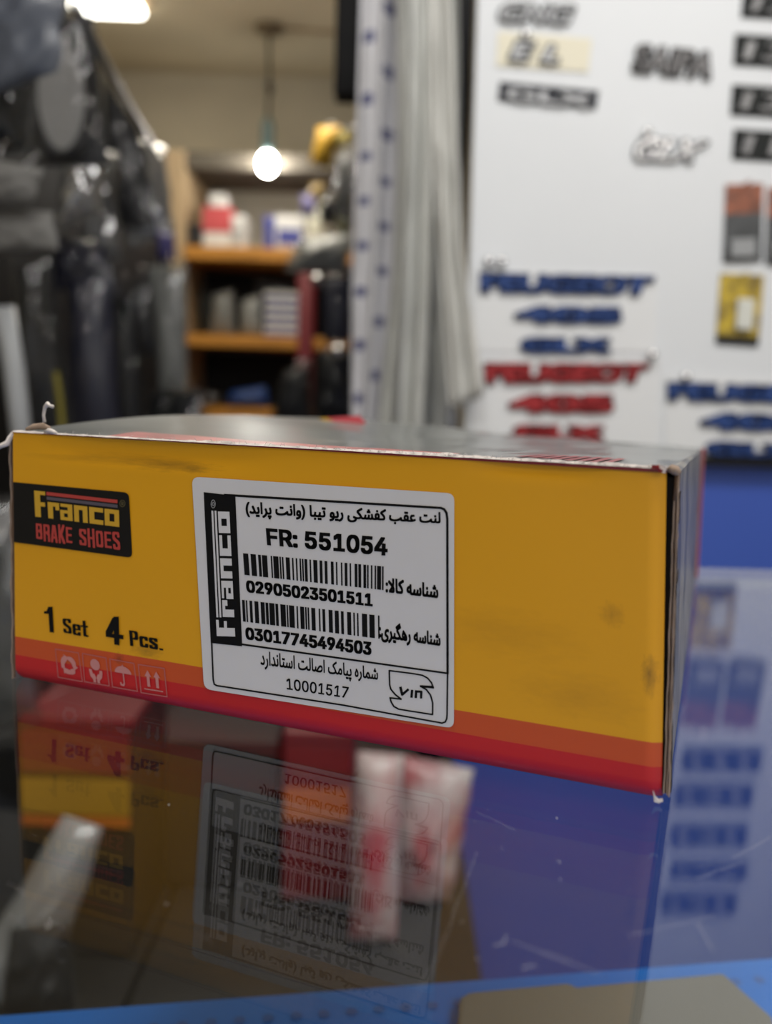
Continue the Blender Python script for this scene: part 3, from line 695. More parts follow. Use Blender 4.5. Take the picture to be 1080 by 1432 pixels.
for i, (wd, x, y, hh, lb) in enumerate((('131', 1034, -78, 44, 'above all the others'), ('132', 1040, -14, 38, 'cut by the frame top'), ('131', 1029, 47, 44, 'just under the topmost one in view'), ('131', 1025, 118, 43, 'third from the bottom card row'), ('111', 1027, 180, 43, 'lowest of its column'))):
    emblem('number_plate_emblem', 'black emblem plate with three silver digits, ' + ('highest of its column', 'second in its column', 'middle of its column', 'second lowest of its column', 'lowest of its column')[i], 'emblem', 'black number emblems in a column', [(wd, [(x + 14, y + 9), (x + 104, y + 14), (x + 102, y + hh - 3), (x + 11, y + hh - 9)], badge_grey, None, BO, .1)], [(x, y), (x + 122, y + 7), (x + 120, y + hh + 7), (x - 3, y + hh)], pl)
ls_b = (.035, .03)
emblem('letter_sticker_set', 'white card with three rows of blue letters, beside the grey drape', 'emblem set', 'emblem letter sets', [
    ('PEUGEOT', [(674, 383), (914, 388), (905, 411), (674, 407)], bluep, navyp, ls_b, 0), ('405', [(722, 429), (869, 431), (867, 451), (723, 450)], bluep, navyp, (.04, .03), 0), ('GLX', [(731, 473), (853, 474), (852, 492), (731, 492)], bluep, navyp, (.04, .03), 0)],
    [(664, 376), (920, 386), (916, 493), (660, 492)], white, ((684, 366), (702, 366)), (3.0, 2.6))
emblem('letter_sticker_set', 'white card with three rows of red letters', 'emblem set', 'emblem letter sets', [
    ('PEUGEOT', [(680, 509), (906, 510), (898, 533), (682, 535)], redp, dredp, ls_b, 0), ('405', [(714, 553), (858, 553), (856, 576), (714, 576)], redp, dredp, (.04, .03), 0), ('GLX', [(721, 595), (844, 597), (842, 615), (720, 613)], redp, dredp, (.04, .03), 0)],
    [(661, 498), (924, 500), (922, 628), (658, 626)], white, ((913, 496),), (3.0, 2.6))
emblem('letter_sticker_set', 'white card with rows of blue letters, beside the red lettered card', 'emblem set', 'emblem letter sets', [
    ('PEUGEOT', [(937, 536), (1178, 543), (1172, 564), (937, 558)], bluep, navyp, ls_b, 0), ('405', [(984, 578), (1130, 582), (1128, 602), (982, 600)], bluep, navyp, (.04, .03), 0), ('GLX', [(991, 618), (1120, 624), (1118, 640), (990, 636)], bluep, navyp, (.04, .03), 0)],
    [(931, 524), (1186, 534), (1180, 638), (929, 634)], white, ((960, 527),), (3.0, 2.6))
def hangcard(label, q, bands, blister, bl_m):
    c = sum((at(p[0], p[1], YB) for p in q), Vector()) / 4; lo = min(at(p[0], p[1], YB).z for p in q)
    t = thing('blister_card', label, 'packet', (c.x, YB, lo), 'packets hung on the board')
    f = quadmap(q, (0, 0, 1, 1)); zz = (YB - .004)
    for nm, a, b_, m_ in bands: MB().prism([at(*f(p), zz) for p in ((0, a), (1, a), (1, b_), (0, b_))], (0, .0036, 0)).build(nm, m_, t)
    if blister:
        x0, y0, x1, y1 = blister; o = MB(); o.prism([at(*f(p), zz - .008) for p in ((x0, y0), (x1, y0), (x1, y1), (x0, y1))], (0, .008, 0)); o.build('blister', bl_m, t, bevel=.002)
    p = at(*f((.5, 1.0)), zz - .004); MB().tube([p + Vector((0, .008, .0)), p + Vector((0, -.02, .0))], .002, 8).build('hook', chrome, t)
    return t
cop = mat('copper_print', (.34, .10, .045), .35, var=.7, scale=60); gry = mat('dark_grey_print', (.06, .065, .07), .35, var=.5, scale=40); yl2 = mat('yellow_print', (.60, .43, .03), .4, var=.5, scale=50, col2=(.12, .08, .02))
hangcard('packet with copper red top and dark grey bottom under the number emblems', [(1016, 258), (1068, 256), (1066, 365), (1012, 367)], [('header', .62, 1, cop), ('card', 0, .62, gry)], (.2, .06, .85, .3), mat('clear_blister', (.30, .31, .32), .15))
hangcard('second packet with copper top, partly out of view', [(1076, 262), (1128, 260), (1126, 368), (1072, 370)], [('header', .62, 1, cop), ('card', 0, .62, gry)], (.2, .06, .85, .3), MATS['clear_blister'])
hangcard('yellow packet with pale window hung below the copper topped one', [(1009, 382), (1069, 385), (1061, 484), (1002, 480)], [('card', .12, 1, yl2), ('footer', 0, .12, blackm)], (.45, .22, .85, .66), mat('pale_blister', (.62, .63, .58), .25))

# ------------------------------------------------------------------ drapes beside the board
m = bpy.data.materials.new('marked_white_sheet'); m.use_nodes = True; nt = m.node_tree; pr = nt.nodes['Principled BSDF']; pr.inputs['Roughness'].default_value = .35
uvn = nt.nodes.new('ShaderNodeUVMap'); uvn.uv_map = 'uv'; sx = nt.nodes.new('ShaderNodeSeparateXYZ'); nt.links.new(uvn.outputs[0], sx.inputs[0])
def mth(op, a, b=None, c=None):
    n = nt.nodes.new('ShaderNodeMath'); n.operation = op
    for i, v in enumerate((a, b, c)):
        if v is None: continue
        if isinstance(v, (int, float)): n.inputs[i].default_value = v
        else: nt.links.new(v, n.inputs[i])
    return n.outputs[0]
du = mth('ABSOLUTE', mth('SUBTRACT', mth('FRACT', sx.outputs['X']), .5)); rowv = mth('ADD', sx.outputs['Y'], mth('MULTIPLY', mth('FLOOR', sx.outputs['X']), .43))
dv = mth('ABSOLUTE', mth('SUBTRACT', mth('FRACT', rowv), .5))
mark = mth('MULTIPLY', mth('LESS_THAN', du, .25), mth('LESS_THAN', dv, .10))
line = mth('MULTIPLY', mth('LESS_THAN', dv, .03), .18)
fac = mth('MAXIMUM', mth('MULTIPLY', mark, .9), line)
mx = nt.nodes.new('ShaderNodeMix'); mx.data_type = 'RGBA'; mx.inputs['A'].default_value = (.72, .72, .76, 1); mx.inputs['B'].default_value = (.035, .045, .20, 1)
nt.links.new(fac, mx.inputs['Factor']); nt.links.new(mx.outputs['Result'], pr.inputs['Base Color'])
marked = m
def drape(name, label, cat, left, right, Y, m_, folds, amp, seed, uvrep=None, ymax=None, parts=1):
    """left/right: lists of (px, py) top to bottom; folded hanging sheet with thickness"""
    UV = []
    def side(l, t):
        k = t * (len(l) - 1); i = min(int(k), len(l) - 2); a, b_ = Vector(l[i]), Vector(l[i + 1]); return a + (b_ - a) * (k - i)
    def fn(u, t):
        UV.append((u * (uvrep[0] if uvrep else 1), t * (uvrep[1] if uvrep else 1)))
        p = side(left, t) * (1 - u) + side(right, t) * u
        q = at(p.x, p.y, Y)
        w_ = math.sin(u * folds * 2 * math.pi + seed + .8 * math.sin(t * 3 + seed)) + .5 * math.sin(u * folds * 4.7 * math.pi + 2 * t + seed)
        return q + Vector((0, amp * w_ * (.6 + .4 * t) + .004 * noise.noise(Vector((u * 5, t * 9, seed))), 0))
    b_ = MB().grid(fn, 60, 40)
    o = b_.build(name, m_, None, smooth=True, uvfn=lambda i: UV[i]); tag(o, label, cat)
    s_ = o.modifiers.new('thick', 'SOLIDIFY'); s_.thickness = .0012
    return o
pale = mat('pale_grey_cloth', (.60, .60, .57), .45, var=.25, scale=9, stretch=(6, 1, .5)); pale2 = mat('translucent_grey_sheet', (.74, .75, .72), .3, var=.25, scale=7, stretch=(5, 1, 1), bump=.4, bscale=30)
drape('marked_sheet', 'white plastic sheet with rows of blue marks hanging beside the back shelves', 'sheet', [(506, -80), (498, 200), (491, 400), (492, 640)], [(560, -80), (555, 200), (548, 400), (522, 640)], 1.46, marked, 1.1, .012, 0.4, (2.0, 9.6))
drape('marked_sheet', 'second blue marked sheet, folded behind the pale drape', 'sheet', [(545, -80), (545, 200), (530, 400), (515, 640)], [(585, -80), (575, 200), (562, 400), (552, 640)], 1.50, marked, .8, .014, 2.1, (1.0, 9.6))
drape('plastic_drape', 'pale grey translucent drape with long folds between marked sheet and black post', 'drape', [(552, -80), (556, 200), (548, 400), (526, 640)], [(640, -80), (644, 150), (636, 400), (640, 640)], 1.40, pale2, 3.2, .016, 1.0)
drape('cloth_strip', 'grey cloth strip flaring out over the lower edge of the emblem board', 'cloth', [(600, -80), (604, 180), (612, 330), (628, 575)], [(630, -80), (640, 180), (648, 360), (678, 552)], 1.218, pale, 1.6, .007, 3.0)
drape('cloth_strip', 'narrow pale strip hanging in front of the translucent drape', 'cloth', [(576, -80), (574, 150), (566, 400), (556, 640)], [(603, -80), (606, 150), (600, 400), (590, 640)], 1.34, pale2, 1.2, .010, 4.4)
hd = MB(); p = at(470, 18, 1.7); q = at(515, 135, 1.7)
hd.box((p.x, 1.69, q.z), (at(560, 18, 1.7).x, 1.75, ZC)); hd.build('hanging_bar', blackm, bevel=.003); tag(bpy.data.objects['hanging_bar'], 'dark box-shaped bar holding up the blue marked sheets', 'bar')

# ------------------------------------------------------------------ back of the shop: shelves and stock
YS = 3.6
def bx_px(b, x0, y0, x1, y1, Y, dep, mi=0):
    """box whose front face covers the pixel rectangle at depth Y"""
    xm, ym = (x0 + x1) / 2, (y0 + y1) / 2
    a, c = at(x0, ym, Y).x, at(x1, ym, Y).x; z1, z0 = at(xm, y0, Y).z, at(xm, y1, Y).z
    return b.box((a, Y, z0), (c, Y + dep, z1), mi)
su = thing('shelving_unit', 'open shelving unit with orange wood shelves against the back wall', 'shelf', (at(370, 500, YS).x, YS + .2, 0))
xa, xb = at(226, 400, YS).x, at(560, 400, YS).x
ztop = at(330, 212, YS).z
w1 = at(258, 400, YS).x
MB().box((xa, YS, 0), (w1, YS + .45, ztop + .002)).build('side_panel', tan, su, bevel=.003)
MB().box((w1 + .01, YS + .43, 0), (xb, YS + .45, ztop)).build('back_panel', mat('olive_grey_board', (.36, .33, .26), .7), su)
MB().box((w1, YS + .02, ztop - .06), (xb, YS + .45, ztop)).build('top_panel', brownin, su)
MB().box((xb, YS, 0), (xb + .03, YS + .45, ztop)).build('side_panel', tan, su)
SH = []
for x, y0, y1 in ((340, 346, 364), (340, 469, 485), (340, 571, 586)):
    z1, z0 = at(x, y0, YS).z, at(x, y1, YS).z; SH.append(z1)
    MB().box((w1 + .001, YS - .01, z0), (xb, YS + .42, z1)).build('shelf', wood, su, bevel=.002)
for k in (1, 2):
    MB().box((w1 + .005, YS + .36, SH[k] + .003), (xb, YS + .38, SH[k - 1] - .06)).build('shelf_back', blackm, su)
def carton(name, label, group, x0, x1, h, shelf, mats, dep=.16, dy=.03, z=None, lidh=.25, bandm=None):
    y0 = YS + dy; zz = SH[shelf] + .0005 if z is None else z
    a, c = at(x0, 400, y0).x, at(x1, 400, y0).x
    t = thing(name, label, 'box', ((a + c) / 2, y0 + dep / 2, zz), group)
    MB().box((a, y0, zz), (c, y0 + dep, zz + h * (1 - lidh))).build('body', mats[0], t, bevel=.002)
    MB().box((a - .002, y0 - .002, zz + h * (1 - lidh)), (c + .002, y0 + dep + .002, zz + h)).build('lid', mats[1], t, bevel=.002)
    if bandm: MB().box((a + .01, y0 - .003, zz + h * .15), (c - .01, y0 - .0005, zz + h * .6)).build('printed_label', bandm, t)
    return t
pk = mat('red_pack', (.50, .07, .075), .5); wp = mat('white_pack', (.62, .61, .58), .5); bp_ = mat('blue_pack', (.05, .06, .26), .5); kp = mat('black_pack', (.01, .01, .012), .5); gp = mat('grey_pack', (.33, .33, .33), .5)
carton('parts_box', 'white box with broad red lid band on the top back shelf', 'boxes on the top back shelf', 284, 322, .155, 0, (wp, pk), lidh=.62)
o = carton('parts_box', 'small white box lying on the red and white box', 'boxes on the top back shelf', 293, 314, .045, 0, (wp, wp), z=SH[0] + .157, dep=.1)
carton('parts_box', 'small pale box with grey label beside the red and white box', 'boxes on the top back shelf', 324, 342, .125, 0, (wp, wp), bandm=gp)
carton('parts_box', 'black box next to the tan side panel of the shelving', 'boxes on the top back shelf', 263, 282, .085, 0, (kp, kp))
carton('parts_box', 'blue box at the middle of the top back shelf', 'boxes on the top back shelf', 369, 382, .125, 0, (bp_, bp_))
carton('parts_box', 'wide white box with blue label on the top back shelf', 'boxes on the top back shelf', 384, 424, .13, 0, (wp, wp), bandm=bp_)
for k in range(5):
    carton('flat_carton', 'flat white carton with blue band, ' + ('lowest', 'second lowest', 'middle', 'second highest', 'highest')[k] + ' of its stack', 'stack of flat white cartons', 371 + (k % 2), 422 - (k % 3), .034, 1, (bp_, wp), z=SH[1] + .0006 + k * .0352, lidh=.55, dep=.2)

# ---- wrinkled plastic bags
def bag(name, label, cat, group, quad, Y, thick, film, item=None, seed=1, wr=1.0, nu=22, nv=26, item_name='packed_part', shrink=.86, hook=True, ydir=0.0, rest=None, arm=None, tilt=0.0):
    TL, TR, BR, BL = [at(p[0], p[1], Y + (ydir if i in (1, 2) else 0)) for i, p in enumerate(quad)]
    if tilt:
        hh = (TL - BL).length; BL.y -= tilt * hh; BR.y -= tilt * hh
    if rest is not None: BL.z = BR.z = rest + .004
    W = ((TR - TL).length + (BR - BL).length) / 2
    nrm = (TR - TL).cross(TL - BL).normalized(); nrm = nrm if nrm.y > 0 else -nrm
    base = (BL + BR) / 2; t = thing(name, label, cat, (base.x, base.y, min(BL.z, BR.z)), group)
    def fn(sgn, k):
        def f(u, v):
            uu = .5 + (u - .5) * k; vv = .5 + (v - .5) * k
            p = (TL * (1 - uu) + TR * uu) * (1 - vv) + (BL * (1 - uu) + BR * uu) * vv
            e = max(0, math.sin(math.pi * u)) ** .5 * max(0, math.sin(math.pi * v)) ** .45
            n1 = noise.noise(Vector((u * 5 + v * 3 + seed * 7, v * 3.0, seed))); n2 = noise.noise(Vector((u * 13 - v * 5, v * 6 + seed, seed * 3.1)))
            rid = (1 - abs(noise.noise(Vector((u * 4 + v * 2.5, v * 2 + seed * 1.7, seed)))) * 2)
            off = sgn * thick * e * k + wr * W * e * (.05 * n1 + .03 * n2 + .04 * rid * (sgn < 0))
            sway = wr * W * .06 * noise.noise(Vector((v * 3.5, seed * 5.5, 2.0 + (u > .5)))) * abs(u - .5) * 2
            return p + nrm * off + (TR - TL).normalized() * sway * (k > .95)
        return f
    if item:
        b_ = MB().grid(fn(-1, shrink), 12, 14, flip=True).grid(fn(1, shrink), 12, 14); b_.build(item_name, item, t, smooth=True)
    b_ = MB().grid(fn(-1, 1.0), nu, nv, flip=True).grid(fn(1, 1.0), nu, nv); b_.build('plastic_bag', film, t, smooth=True)
    if arm is not None:
        c = (TL + TR) / 2; MB().tube([Vector((c.x, c.y, c.z - .004)), Vector((c.x, c.y + .01, c.z + .012)), Vector((arm[0], arm[1], c.z + .014))], .003, 6).build('hook', darkchrome, t, smooth=True)
    elif hook:
        c = (TL + TR) / 2
        MB().tube([c + Vector((0, 0, -.004)), c + Vector((0, .002, .012)), c + Vector((0, .012, .022)), c + Vector((0, .03, .024))], .0018, 6).build('hook', darkchrome, t, smooth=True)
    return t
# shelf stock in bags
bag('bagged_parts', 'grey plastic bag slumped on the middle back shelf', 'bag', 'bags on the middle back shelf', [(298, 412), (326, 404), (330, 468), (294, 468)], YS + .12, .035, hazy2, greyc, 3, rest=SH[1], hook=False)
bag('bagged_parts', 'pale grey bag beside the stack of flat cartons', 'bag', 'bags on the middle back shelf', [(338, 420), (364, 412), (367, 476), (337, 470)], YS + .08, .03, hazy2, gp, 4, rest=SH[1], hook=False)
bag('bagged_parts', 'dark grey bag behind the stack of flat cartons', 'bag', 'bags on the middle back shelf', [(356, 378), (418, 384), (412, 412), (345, 425)], YS + .28, .03, hazy, rubber, 5, rest=SH[1], hook=False)
bag('bagged_parts', 'dark green bag near the tan side of the shelving', 'bag', 'bags on the middle back shelf', [(279, 390), (292, 396), (293, 465), (280, 466)], YS + .16, .04, hazy, mat('dark_green_rubber', (.02, .03, .026), .5), 6, rest=SH[1], hook=False)
bag('bagged_parts', 'cream paper bag at the open end of the top shelf', 'bag', None, [(432, 288), (456, 290), (460, 352), (428, 350)], YS + .05, .04, mat('cream_bag', (.55, .53, .42), .6), None, 7, wr=.6, rest=SH[0], hook=False)
bag('bagged_parts', 'blue bag lying on the lowest back shelf', 'bag', None, [(322, 548), (372, 540), (376, 574), (318, 574)], YS + .06, .05, mat('blue_bag', (.015, .05, .19), .4), None, 8, rest=SH[2], hook=False)
bag('bagged_parts', 'dark bag lying on the lowest shelf near the tan panel', 'bag', None, [(282, 545), (314, 552), (312, 572), (282, 572)], YS + .06, .05, hazy, rubber, 9, rest=SH[2], hook=False)
# stock hanging in the aisle before the marked sheet
YH = 2.9
ARM = (at(503, 300, 2.99).x, 2.99)
po2 = MB().tube([(ARM[0], ARM[1], 0), (ARM[0], ARM[1], ZC)], .012, 10).build('stand_post', blackm, smooth=True); tag(po2, 'thin black post behind the marked sheet carrying the hanging packs', 'post')
bag('hanging_pack', 'bright yellow foam pack hanging before the back shelves', 'pack', 'packs hanging in the aisle', [(444, 178), (476, 176), (462, 236), (434, 228)], YH, .04, yel, None, 11, wr=1.2, arm=ARM)
bag('hanging_pack', 'olive yellow pack hanging beside the bright yellow one', 'pack', 'packs hanging in the aisle', [(458, 186), (490, 184), (488, 212), (455, 208)], YH + .12, .03, mat('olive_pack', (.30, .24, .05), .5), None, 12, arm=ARM)
bag('hanging_pack', 'pale grey pack hanging under the yellow ones', 'pack', 'packs hanging in the aisle', [(470, 215), (494, 205), (492, 320), (466, 300)], YH + .07, .03, hazy, gp, 13, arm=ARM)
bag('hanging_pack', 'small gold wrapped pack above the cream paper bag', 'pack', 'packs hanging in the aisle', [(434, 258), (454, 256), (448, 290), (430, 284)], YH + .2, .02, mat('gold_wrap', (.30, .20, .05), .3), None, 14, arm=ARM)
bag('hanging_pack', 'violet and white pack next to the small gold pack', 'pack', 'packs hanging in the aisle', [(420, 272), (440, 276), (442, 304), (422, 300)], YH + .15, .02, mat('violet_pack', (.22, .20, .42), .4), None, 15, arm=ARM)
bag('hanging_pack', 'black pack with glints hanging beside the gold pack', 'pack', 'packs hanging in the aisle', [(446, 274), (474, 280), (470, 318), (446, 312)], YH - .08, .03, clear, blackm, 16, arm=ARM)
bag('hanging_pack', 'crumpled clear bag spreading over the shelf end', 'pack', 'packs hanging in the aisle', [(420, 332), (492, 326), (490, 384), (398, 378)], YH - .17, .05, hazy2, gp, 17, wr=1.6, arm=ARM)
bag('hanging_pack', 'dark olive pack hanging next to the marked sheet', 'pack', 'packs hanging in the aisle', [(470, 300), (494, 296), (492, 352), (468, 348)], YH + .17, .03, hazy, mat('olive_dark', (.10, .10, .04), .5), 18, arm=ARM)
bag('hanging_pack', 'navy blue flat pack hanging low beside the marked sheet', 'pack', 'packs hanging in the aisle', [(448, 384), (492, 380), (490, 486), (452, 486)], YH + .02, .02, clear, navy, 19, wr=.5, arm=ARM)
bag('hanging_pack', 'grey bagged pack hanging lowest beside the marked sheet', 'pack', 'packs hanging in the aisle', [(446, 486), (494, 478), (496, 600), (432, 600)], YH - .25, .04, hazy, rubber, 20, wr=1.3, arm=ARM)
bag('hanging_pack', 'smoky grey bag low before the lowest back shelf', 'pack', 'packs hanging in the aisle', [(396, 520), (436, 500), (440, 600), (372, 600)], YH - .1, .04, hazy, rubber, 21, wr=1.4, arm=ARM)
PACKS = [o for o in COL.objects if o.name.startswith('hanging_pack')]; PACKS.sort(key=lambda o: o.name)
rl = MB(); c1 = at(428, 450, 3.2); hr_ = at(428, 384, 3.2).z; rl.lathe((c1.x, 3.2, 0), [(.026, 0), (.03, .004), (.03, hr_ - .004), (.026, hr_)], 20)
tag(rl.build('fabric_roll', mat('dark_red_cloth', (.16, .012, .02), .5, bump=.3), smooth=True), 'dark red roll standing upright by the stack of flat cartons', 'roll')
for (x, y), pk_, yo in (((444, 392), PACKS[8], YH - .07), ((473, 492), PACKS[9], YH - .36)):
    p = at(x, y, yo); MB().lathe(p - Vector((0, 0, .02)), [(.003, 0), (.016, .006), (.021, .02), (.016, .034), (.003, .04)], 16).build('glint_bead', chrome, pk_, smooth=True, label='small chrome bead added as a glint')  # chrome beads added to stand in for blurred metallic glints

# ------------------------------------------------------------------ lamps
bu = at(374, 228, 3.55)
bt = thing('pendant_bulb', 'glowing bare bulb hanging on a cord from the ceiling', 'lamp', (bu.x, bu.y, bu.z - .06))
em = mat('lit_bulb', (1.0, .97, .90), .3, emit=150.0)
MB().lathe(bu, [(.006, -.041), (.018, -.037), (.028, -.022), (.0315, -.003), (.029, .016), (.020, .030), (.012, .036)], 24).build('bulb', em, bt, smooth=True)
MB().lathe(bu + Vector((0, 0, .034)), [(.013, 0), (.022, .012), (.024, .05), (.024, .104), (.014, .124), (.006, .134)], 20).build('socket', mat('teal_socket', (.06, .10, .10), .4), bt, smooth=True)
MB().tube([bu + Vector((0, 0, .165)), bu + Vector((.004, 0, .30)), Vector((bu.x, bu.y, ZC - .03))], .006, 8).build('cord', blackm, bt, smooth=True)
MB().tube([bu + Vector((.0, 0, .24)), bu + Vector((.014, 0, .26)), bu + Vector((.004, 0, .30)), bu + Vector((-.008, 0, .27))], .007, 8).build('cord_knot', blackm, bt, smooth=True)
MB().lathe(Vector((bu.x, bu.y, ZC - .03)), [(.02, 0), (.05, .012), (.055, .03)], 20).build('ceiling_rose', mat('brown_rose', (.20, .15, .09), .6), bt, smooth=True)
MB().tube([Vector((bu.x + .05, bu.y, ZC - .006)), Vector((bu.x + .9, bu.y + .1, ZC - .006))], .006, 6).build('ceiling_cable', tan, bt)
zl = ZC - .045
q0, q1 = onz(108, 25, zl), onz(203, 25, zl)
lp = thing('ceiling_panel_light', 'square lit panel lamp on the ceiling near the hanging bags', 'lamp', (q0.x / 2 + q1.x / 2, q0.y - .13, zl))
MB().box((q0.x, q0.y - .27, zl), (q1.x, q0.y, ZC - .012)).build('diffuser', mat('lit_diffuser', (1, .96, .84), .4, emit=12.0), lp, bevel=.025)
MB().box((q0.x + .02, q0.y - .25, ZC - .012), (q1.x + .03, q0.y - .02, ZC)).build('mount', tan, lp)

# ------------------------------------------------------------------ rack of hanging bags along the dark wall
rk = thing('wall_rack', 'tall black backing rack behind the hanging bagged parts', 'rack', (-.80, 2.0, 0))
MB().box((-.83, 1.3, 0), (-.80, 3.3, 1.55)).build('lower_panel', blackm, rk)
MB().box((-.83, 1.3, 1.555), (-.80, 2.3, 2.05)).build('upper_panel', blackm, rk)
MB().tube([at(106, 10, 1.12), at(150, 92, 1.35), at(213, 205, 1.75)], .006, 10).build('rail', mat('rail_steel', (.42, .43, .45), .38, metal=1.0), rk, smooth=True)
MB().tube([at(6, 430, 1.12), at(20, 520, 1.12), at(38, 680, 1.12)], .013, 10).build('support_pole', mat('grey_pole', (.42, .44, .46), .4), rk, smooth=True)
slate = mat('slate_bag', (.075, .085, .11), .30, var=.4, scale=12); gb = 'bagged parts on the rack'
def rackbag(label, quad, Y, film, item, seed, wr=1.0, th=.03, nm='hanging_bag', itn='packed_part', **k): return bag(nm, label, 'bag', gb, quad, Y, th, film, item, seed, wr, item_name=itn, **k)
rackbag('slate blue folded plastic bag hanging highest and nearest on the rack', [(-70, -60), (98, -40), (78, 100), (-60, 150)], .95, slate, None, 31, .8, .014)
rackbag('dark slate bag fold hanging under the highest slate bag', [(-60, 90), (52, 70), (44, 215), (-60, 230)], 1.05, hazy, blackm, 32)
tr_ = bag('hanging_bag', 'bag with an oval grey tray in a black rim, hanging on the rack', 'bag', gb, [(50, 20), (132, 8), (158, 236), (30, 240)], 1.30, .03, clear, None, 33, .5)
c = at(86, 132, 1.295); rx_, rz_ = .040, .080; b_ = MB(); n = 32
pt = [c + Vector((rx_ * math.cos(2 * math.pi * i / n), 0, rz_ * math.sin(2 * math.pi * i / n))) for i in range(n + 1)]
b_.tube(pt, .007, 8); b_.build('oval_rim', blackm, tr_, smooth=True)
MB().prism([c + (p - c) * .95 for p in pt[:-1]], (0, .004, 0)).build('oval_tray', mat('grey_tray', (.20, .195, .19), .5), tr_)
MB().prism([at(p[0], p[1], 1.325) for p in ((56, 30), (128, 20), (152, 230), (36, 232))], (0, .004, 0)).build('backing_card', rubber, tr_)
rackbag('flat grey pack sticking out under the slate bags', [(-60, 212), (60, 236), (46, 284), (-60, 290)], .98, mat('grey_flat_pack', (.10, .097, .092), .6, bump=.3), None, 34, .5, .012, 'flat_pack')
rackbag('larger flat grey pack just under the first flat pack', [(-60, 286), (72, 296), (84, 350), (-60, 362)], 1.0, MATS['grey_flat_pack'], None, 35, .5, .012, 'flat_pack')
rackbag('crinkled clear bag with strong glints beside the flat packs', [(88, 212), (146, 206), (150, 300), (84, 330)], 1.55, foil2, rubber, 36, 2.0, th=.045, tilt=.2, ydir=.018)
rackbag('clear bag full of glints beside the oval tray bag', [(120, 205), (164, 214), (178, 372), (118, 358)], 1.86, foil, rubber, 37, 2.0, th=.045, tilt=.2, ydir=.018)
rackbag('long clear bag slanting along the rail', [(140, 84), (196, 178), (222, 330), (150, 330)], 2.02, hazy, rubber, 38, 1.4)
rackbag('clear bag shining brightly at the far end of the rack', [(182, 190), (232, 206), (250, 332), (190, 352)], 2.30, foil2, greyc, 39, 2.0, th=.045, tilt=.2, ydir=.018)
rackbag('small violet bag under the brightly shining one', [(218, 322), (244, 326), (246, 364), (222, 366)], 2.12, mat('violet_bag', (.07, .06, .20), .4), None, 40)
rackbag('dark bag hanging under the glinting bags', [(70, 322), (150, 340), (176, 420), (66, 410)], 1.6, clear, navy, 41, 1.3)
rackbag('long black bag hanging nearest in the lower row', [(14, 352), (72, 352), (112, 640), (20, 640)], 1.28, clear, blackm, 42, 1.0, th=.04)
rackbag('long navy black bag in the lower row', [(92, 366), (158, 372), (176, 640), (96, 640)], 1.5, clear, navy, 43, 1.0, th=.04)
rackbag('black bag between the navy and the smoky grey bags', [(150, 400), (196, 396), (206, 640), (160, 640)], 1.78, clear, blackm, 44)
rackbag('narrow grey bag with a pale glint in the lower row', [(180, 388), (212, 384), (222, 500), (190, 505)], 1.9, hazy, rubber, 45, 1.4)
rackbag('smoky grey translucent bag hanging at the end of the lower row', [(206, 372), (262, 368), (262, 555), (224, 560)], 2.05, hazy2, greyc, 46, 1.2)
rackbag('dark crumpled bag lying low at the end of the rack', [(205, 545), (280, 540), (300, 620), (195, 620)], 2.0, hazy, blackm, 47, 1.5)
MB().tube([at(78, 520, 1.2), at(84, 560, 1.2), at(92, 660, 1.2)], .004, 6).build('yellow_strap', mat('olive_yellow', (.20, .17, .02), .5), rk)

# ------------------------------------------------------------------ inside and behind the counter, seen through the glass
tray_z = G - .16
tr3 = thing('perforated_tray', 'bright blue perforated tray edge under the front of the glass', 'tray', (0, .2, tray_z))
bl_m = mat('bright_blue_plastic', (.012, .15, .56), .5, spec=.2)
e0, e1 = onz(-60, 1425, tray_z), onz(1140, 1336, tray_z)
e2, e3 = Vector((e1.x + .3, -.25, tray_z)), Vector((e0.x - .3, -.25, tray_z))
MB().prism([e0, e1, e2, e3], (0, 0, -.004)).build('tray_sheet', bl_m, tr3)
hl = MB()
for i in range(34):
    for j in range(2):
        t = i / 33; p = e0 + (e1 - e0) * t + Vector((0, -.014 - .022 * j, .0004)); hl.poly([p + Vector((math.cos(a), math.sin(a), 0)) * .0026 for a in (0, 1.05, 2.1, 3.14, 4.2, 5.25)])
tag(hl.build('perforation', mat('hole_blue', (.010, .09, .36), .6), tr3), kind='stuff')
zc_ = tray_z + .001
tk = MB(); tk.prism([onz(642, 1412, zc_), onz(655, 1404, zc_), onz(795, 1390, zc_), onz(805, 1396, zc_), onz(1010, 1376, zc_), onz(1080, 1440, zc_), onz(1090, 1560, zc_), onz(630, 1560, zc_)], (0, 0, .006))
tag(tk.build('grey_folder', mat('taupe_card', (.17, .155, .13), .6), bevel=.002), 'taupe folder lying on the blue perforated tray under the glass', 'folder')
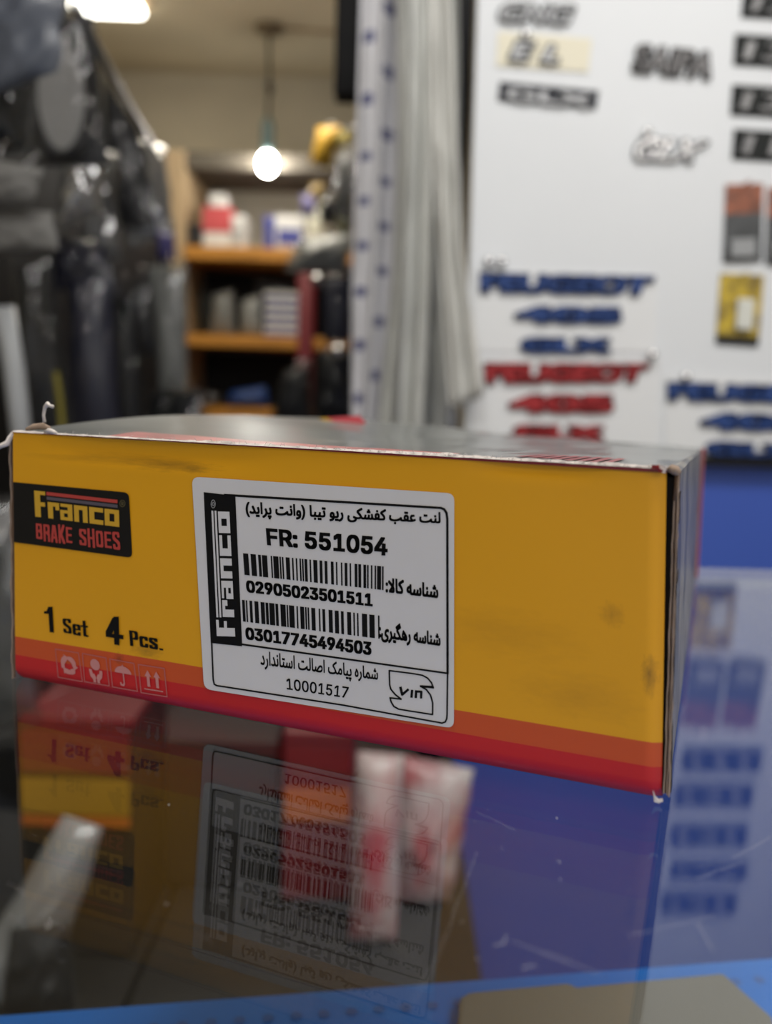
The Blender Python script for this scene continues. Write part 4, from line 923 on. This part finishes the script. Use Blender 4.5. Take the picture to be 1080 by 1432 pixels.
# cartons on the floor behind the counter, with stock on them
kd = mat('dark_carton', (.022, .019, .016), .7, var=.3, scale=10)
stk = [(-.95, -.60), (-.59, -.25), (-.24, .115)]
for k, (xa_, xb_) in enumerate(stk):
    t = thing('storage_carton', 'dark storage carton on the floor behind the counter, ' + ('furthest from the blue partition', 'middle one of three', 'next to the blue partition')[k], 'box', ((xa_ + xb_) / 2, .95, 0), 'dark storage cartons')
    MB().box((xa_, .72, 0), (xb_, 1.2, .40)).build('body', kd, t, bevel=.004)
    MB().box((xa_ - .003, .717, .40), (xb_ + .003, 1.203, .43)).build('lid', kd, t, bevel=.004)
def onstock(name, label, cat, x0, y0, x1, y1, Y, dep, mats, bands=()):
    z0 = .4305
    a, c2 = at(x0, (y0 + y1) / 2, Y).x, at(x1, (y0 + y1) / 2, Y).x; z1 = at((x0 + x1) / 2, y0, Y).z
    t = thing(name, label, cat, ((a + c2) / 2, Y + dep / 2, z0))
    MB().box((a, Y, z0), (c2, Y + dep, z1)).build('body', mats[0], t, bevel=.003)
    MB().box((a - .001, Y - .001, z1), (c2 + .001, Y + dep + .001, z1 + .012)).build('lid', mats[1], t, bevel=.003)
    for nm, f0, f1, m_ in bands: MB().box((a + .002, Y - .003, z0 + (z1 - z0) * f0), (c2 - .002, Y - .0005, z0 + (z1 - z0) * f1)).build(nm, m_, t)
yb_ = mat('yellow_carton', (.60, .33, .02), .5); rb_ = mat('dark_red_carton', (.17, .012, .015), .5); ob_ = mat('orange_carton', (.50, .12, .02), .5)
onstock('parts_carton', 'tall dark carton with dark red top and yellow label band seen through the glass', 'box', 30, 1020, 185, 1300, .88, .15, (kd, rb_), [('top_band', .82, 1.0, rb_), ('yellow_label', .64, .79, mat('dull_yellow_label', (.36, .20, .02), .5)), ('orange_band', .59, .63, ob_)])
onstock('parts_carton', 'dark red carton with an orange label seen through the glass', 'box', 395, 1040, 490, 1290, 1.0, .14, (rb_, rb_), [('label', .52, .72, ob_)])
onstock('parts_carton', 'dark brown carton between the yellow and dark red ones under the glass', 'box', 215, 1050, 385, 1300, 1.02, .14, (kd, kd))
bag('plastic_sack', 'white sack with red print beside the blue partition, seen through the glass', 'bag', None, [(498, 1050), (566, 1056), (556, 1260), (490, 1240)], .92, .04, mat('white_red_sack', (.66, .64, .62), .3, var=1, scale=9, col2=(.40, .03, .05), stretch=(2.5, 1, 1.2)), None, 51, 1.0, rest=.4305, hook=False)
bag('plastic_sack', 'pale pink sack pressed against the edge of the blue partition', 'bag', None, [(560, 1056), (664, 1076), (630, 1290), (548, 1250)], 1.0, .04, mat('pale_pink_sack', (.60, .55, .55), .25, var=1, scale=10, col2=(.38, .06, .07), stretch=(2.5, 1, 1.6)), None, 52, 1.9, rest=.4305, hook=False)
bag('plastic_sack', 'clear crumpled sack in front of the yellow carton under the glass', 'bag', None, [(92, 1140), (146, 1158), (62, 1330), (-70, 1400)], .80, .04, film_mat('white_haze_film', (.8, .8, .82), .55, .15, (.6, .6, .6)), None, 53, 1.4, rest=.4305, hook=False)
bag('plastic_sack', 'black rubber part in a bag below the clear sack', 'bag', None, [(10, 1290), (100, 1280), (115, 1420), (-10, 1430)], .70, .02, clear, rubber, 54, 1.0, hook=False)
bag('plastic_sack', 'pale bag lying near the end of the yellow printed box', 'bag', None, [(-60, 700), (26, 690), (60, 1010), (-60, 1060)], .70, .04, hazy, greyc, 55, 1.2, hook=False)
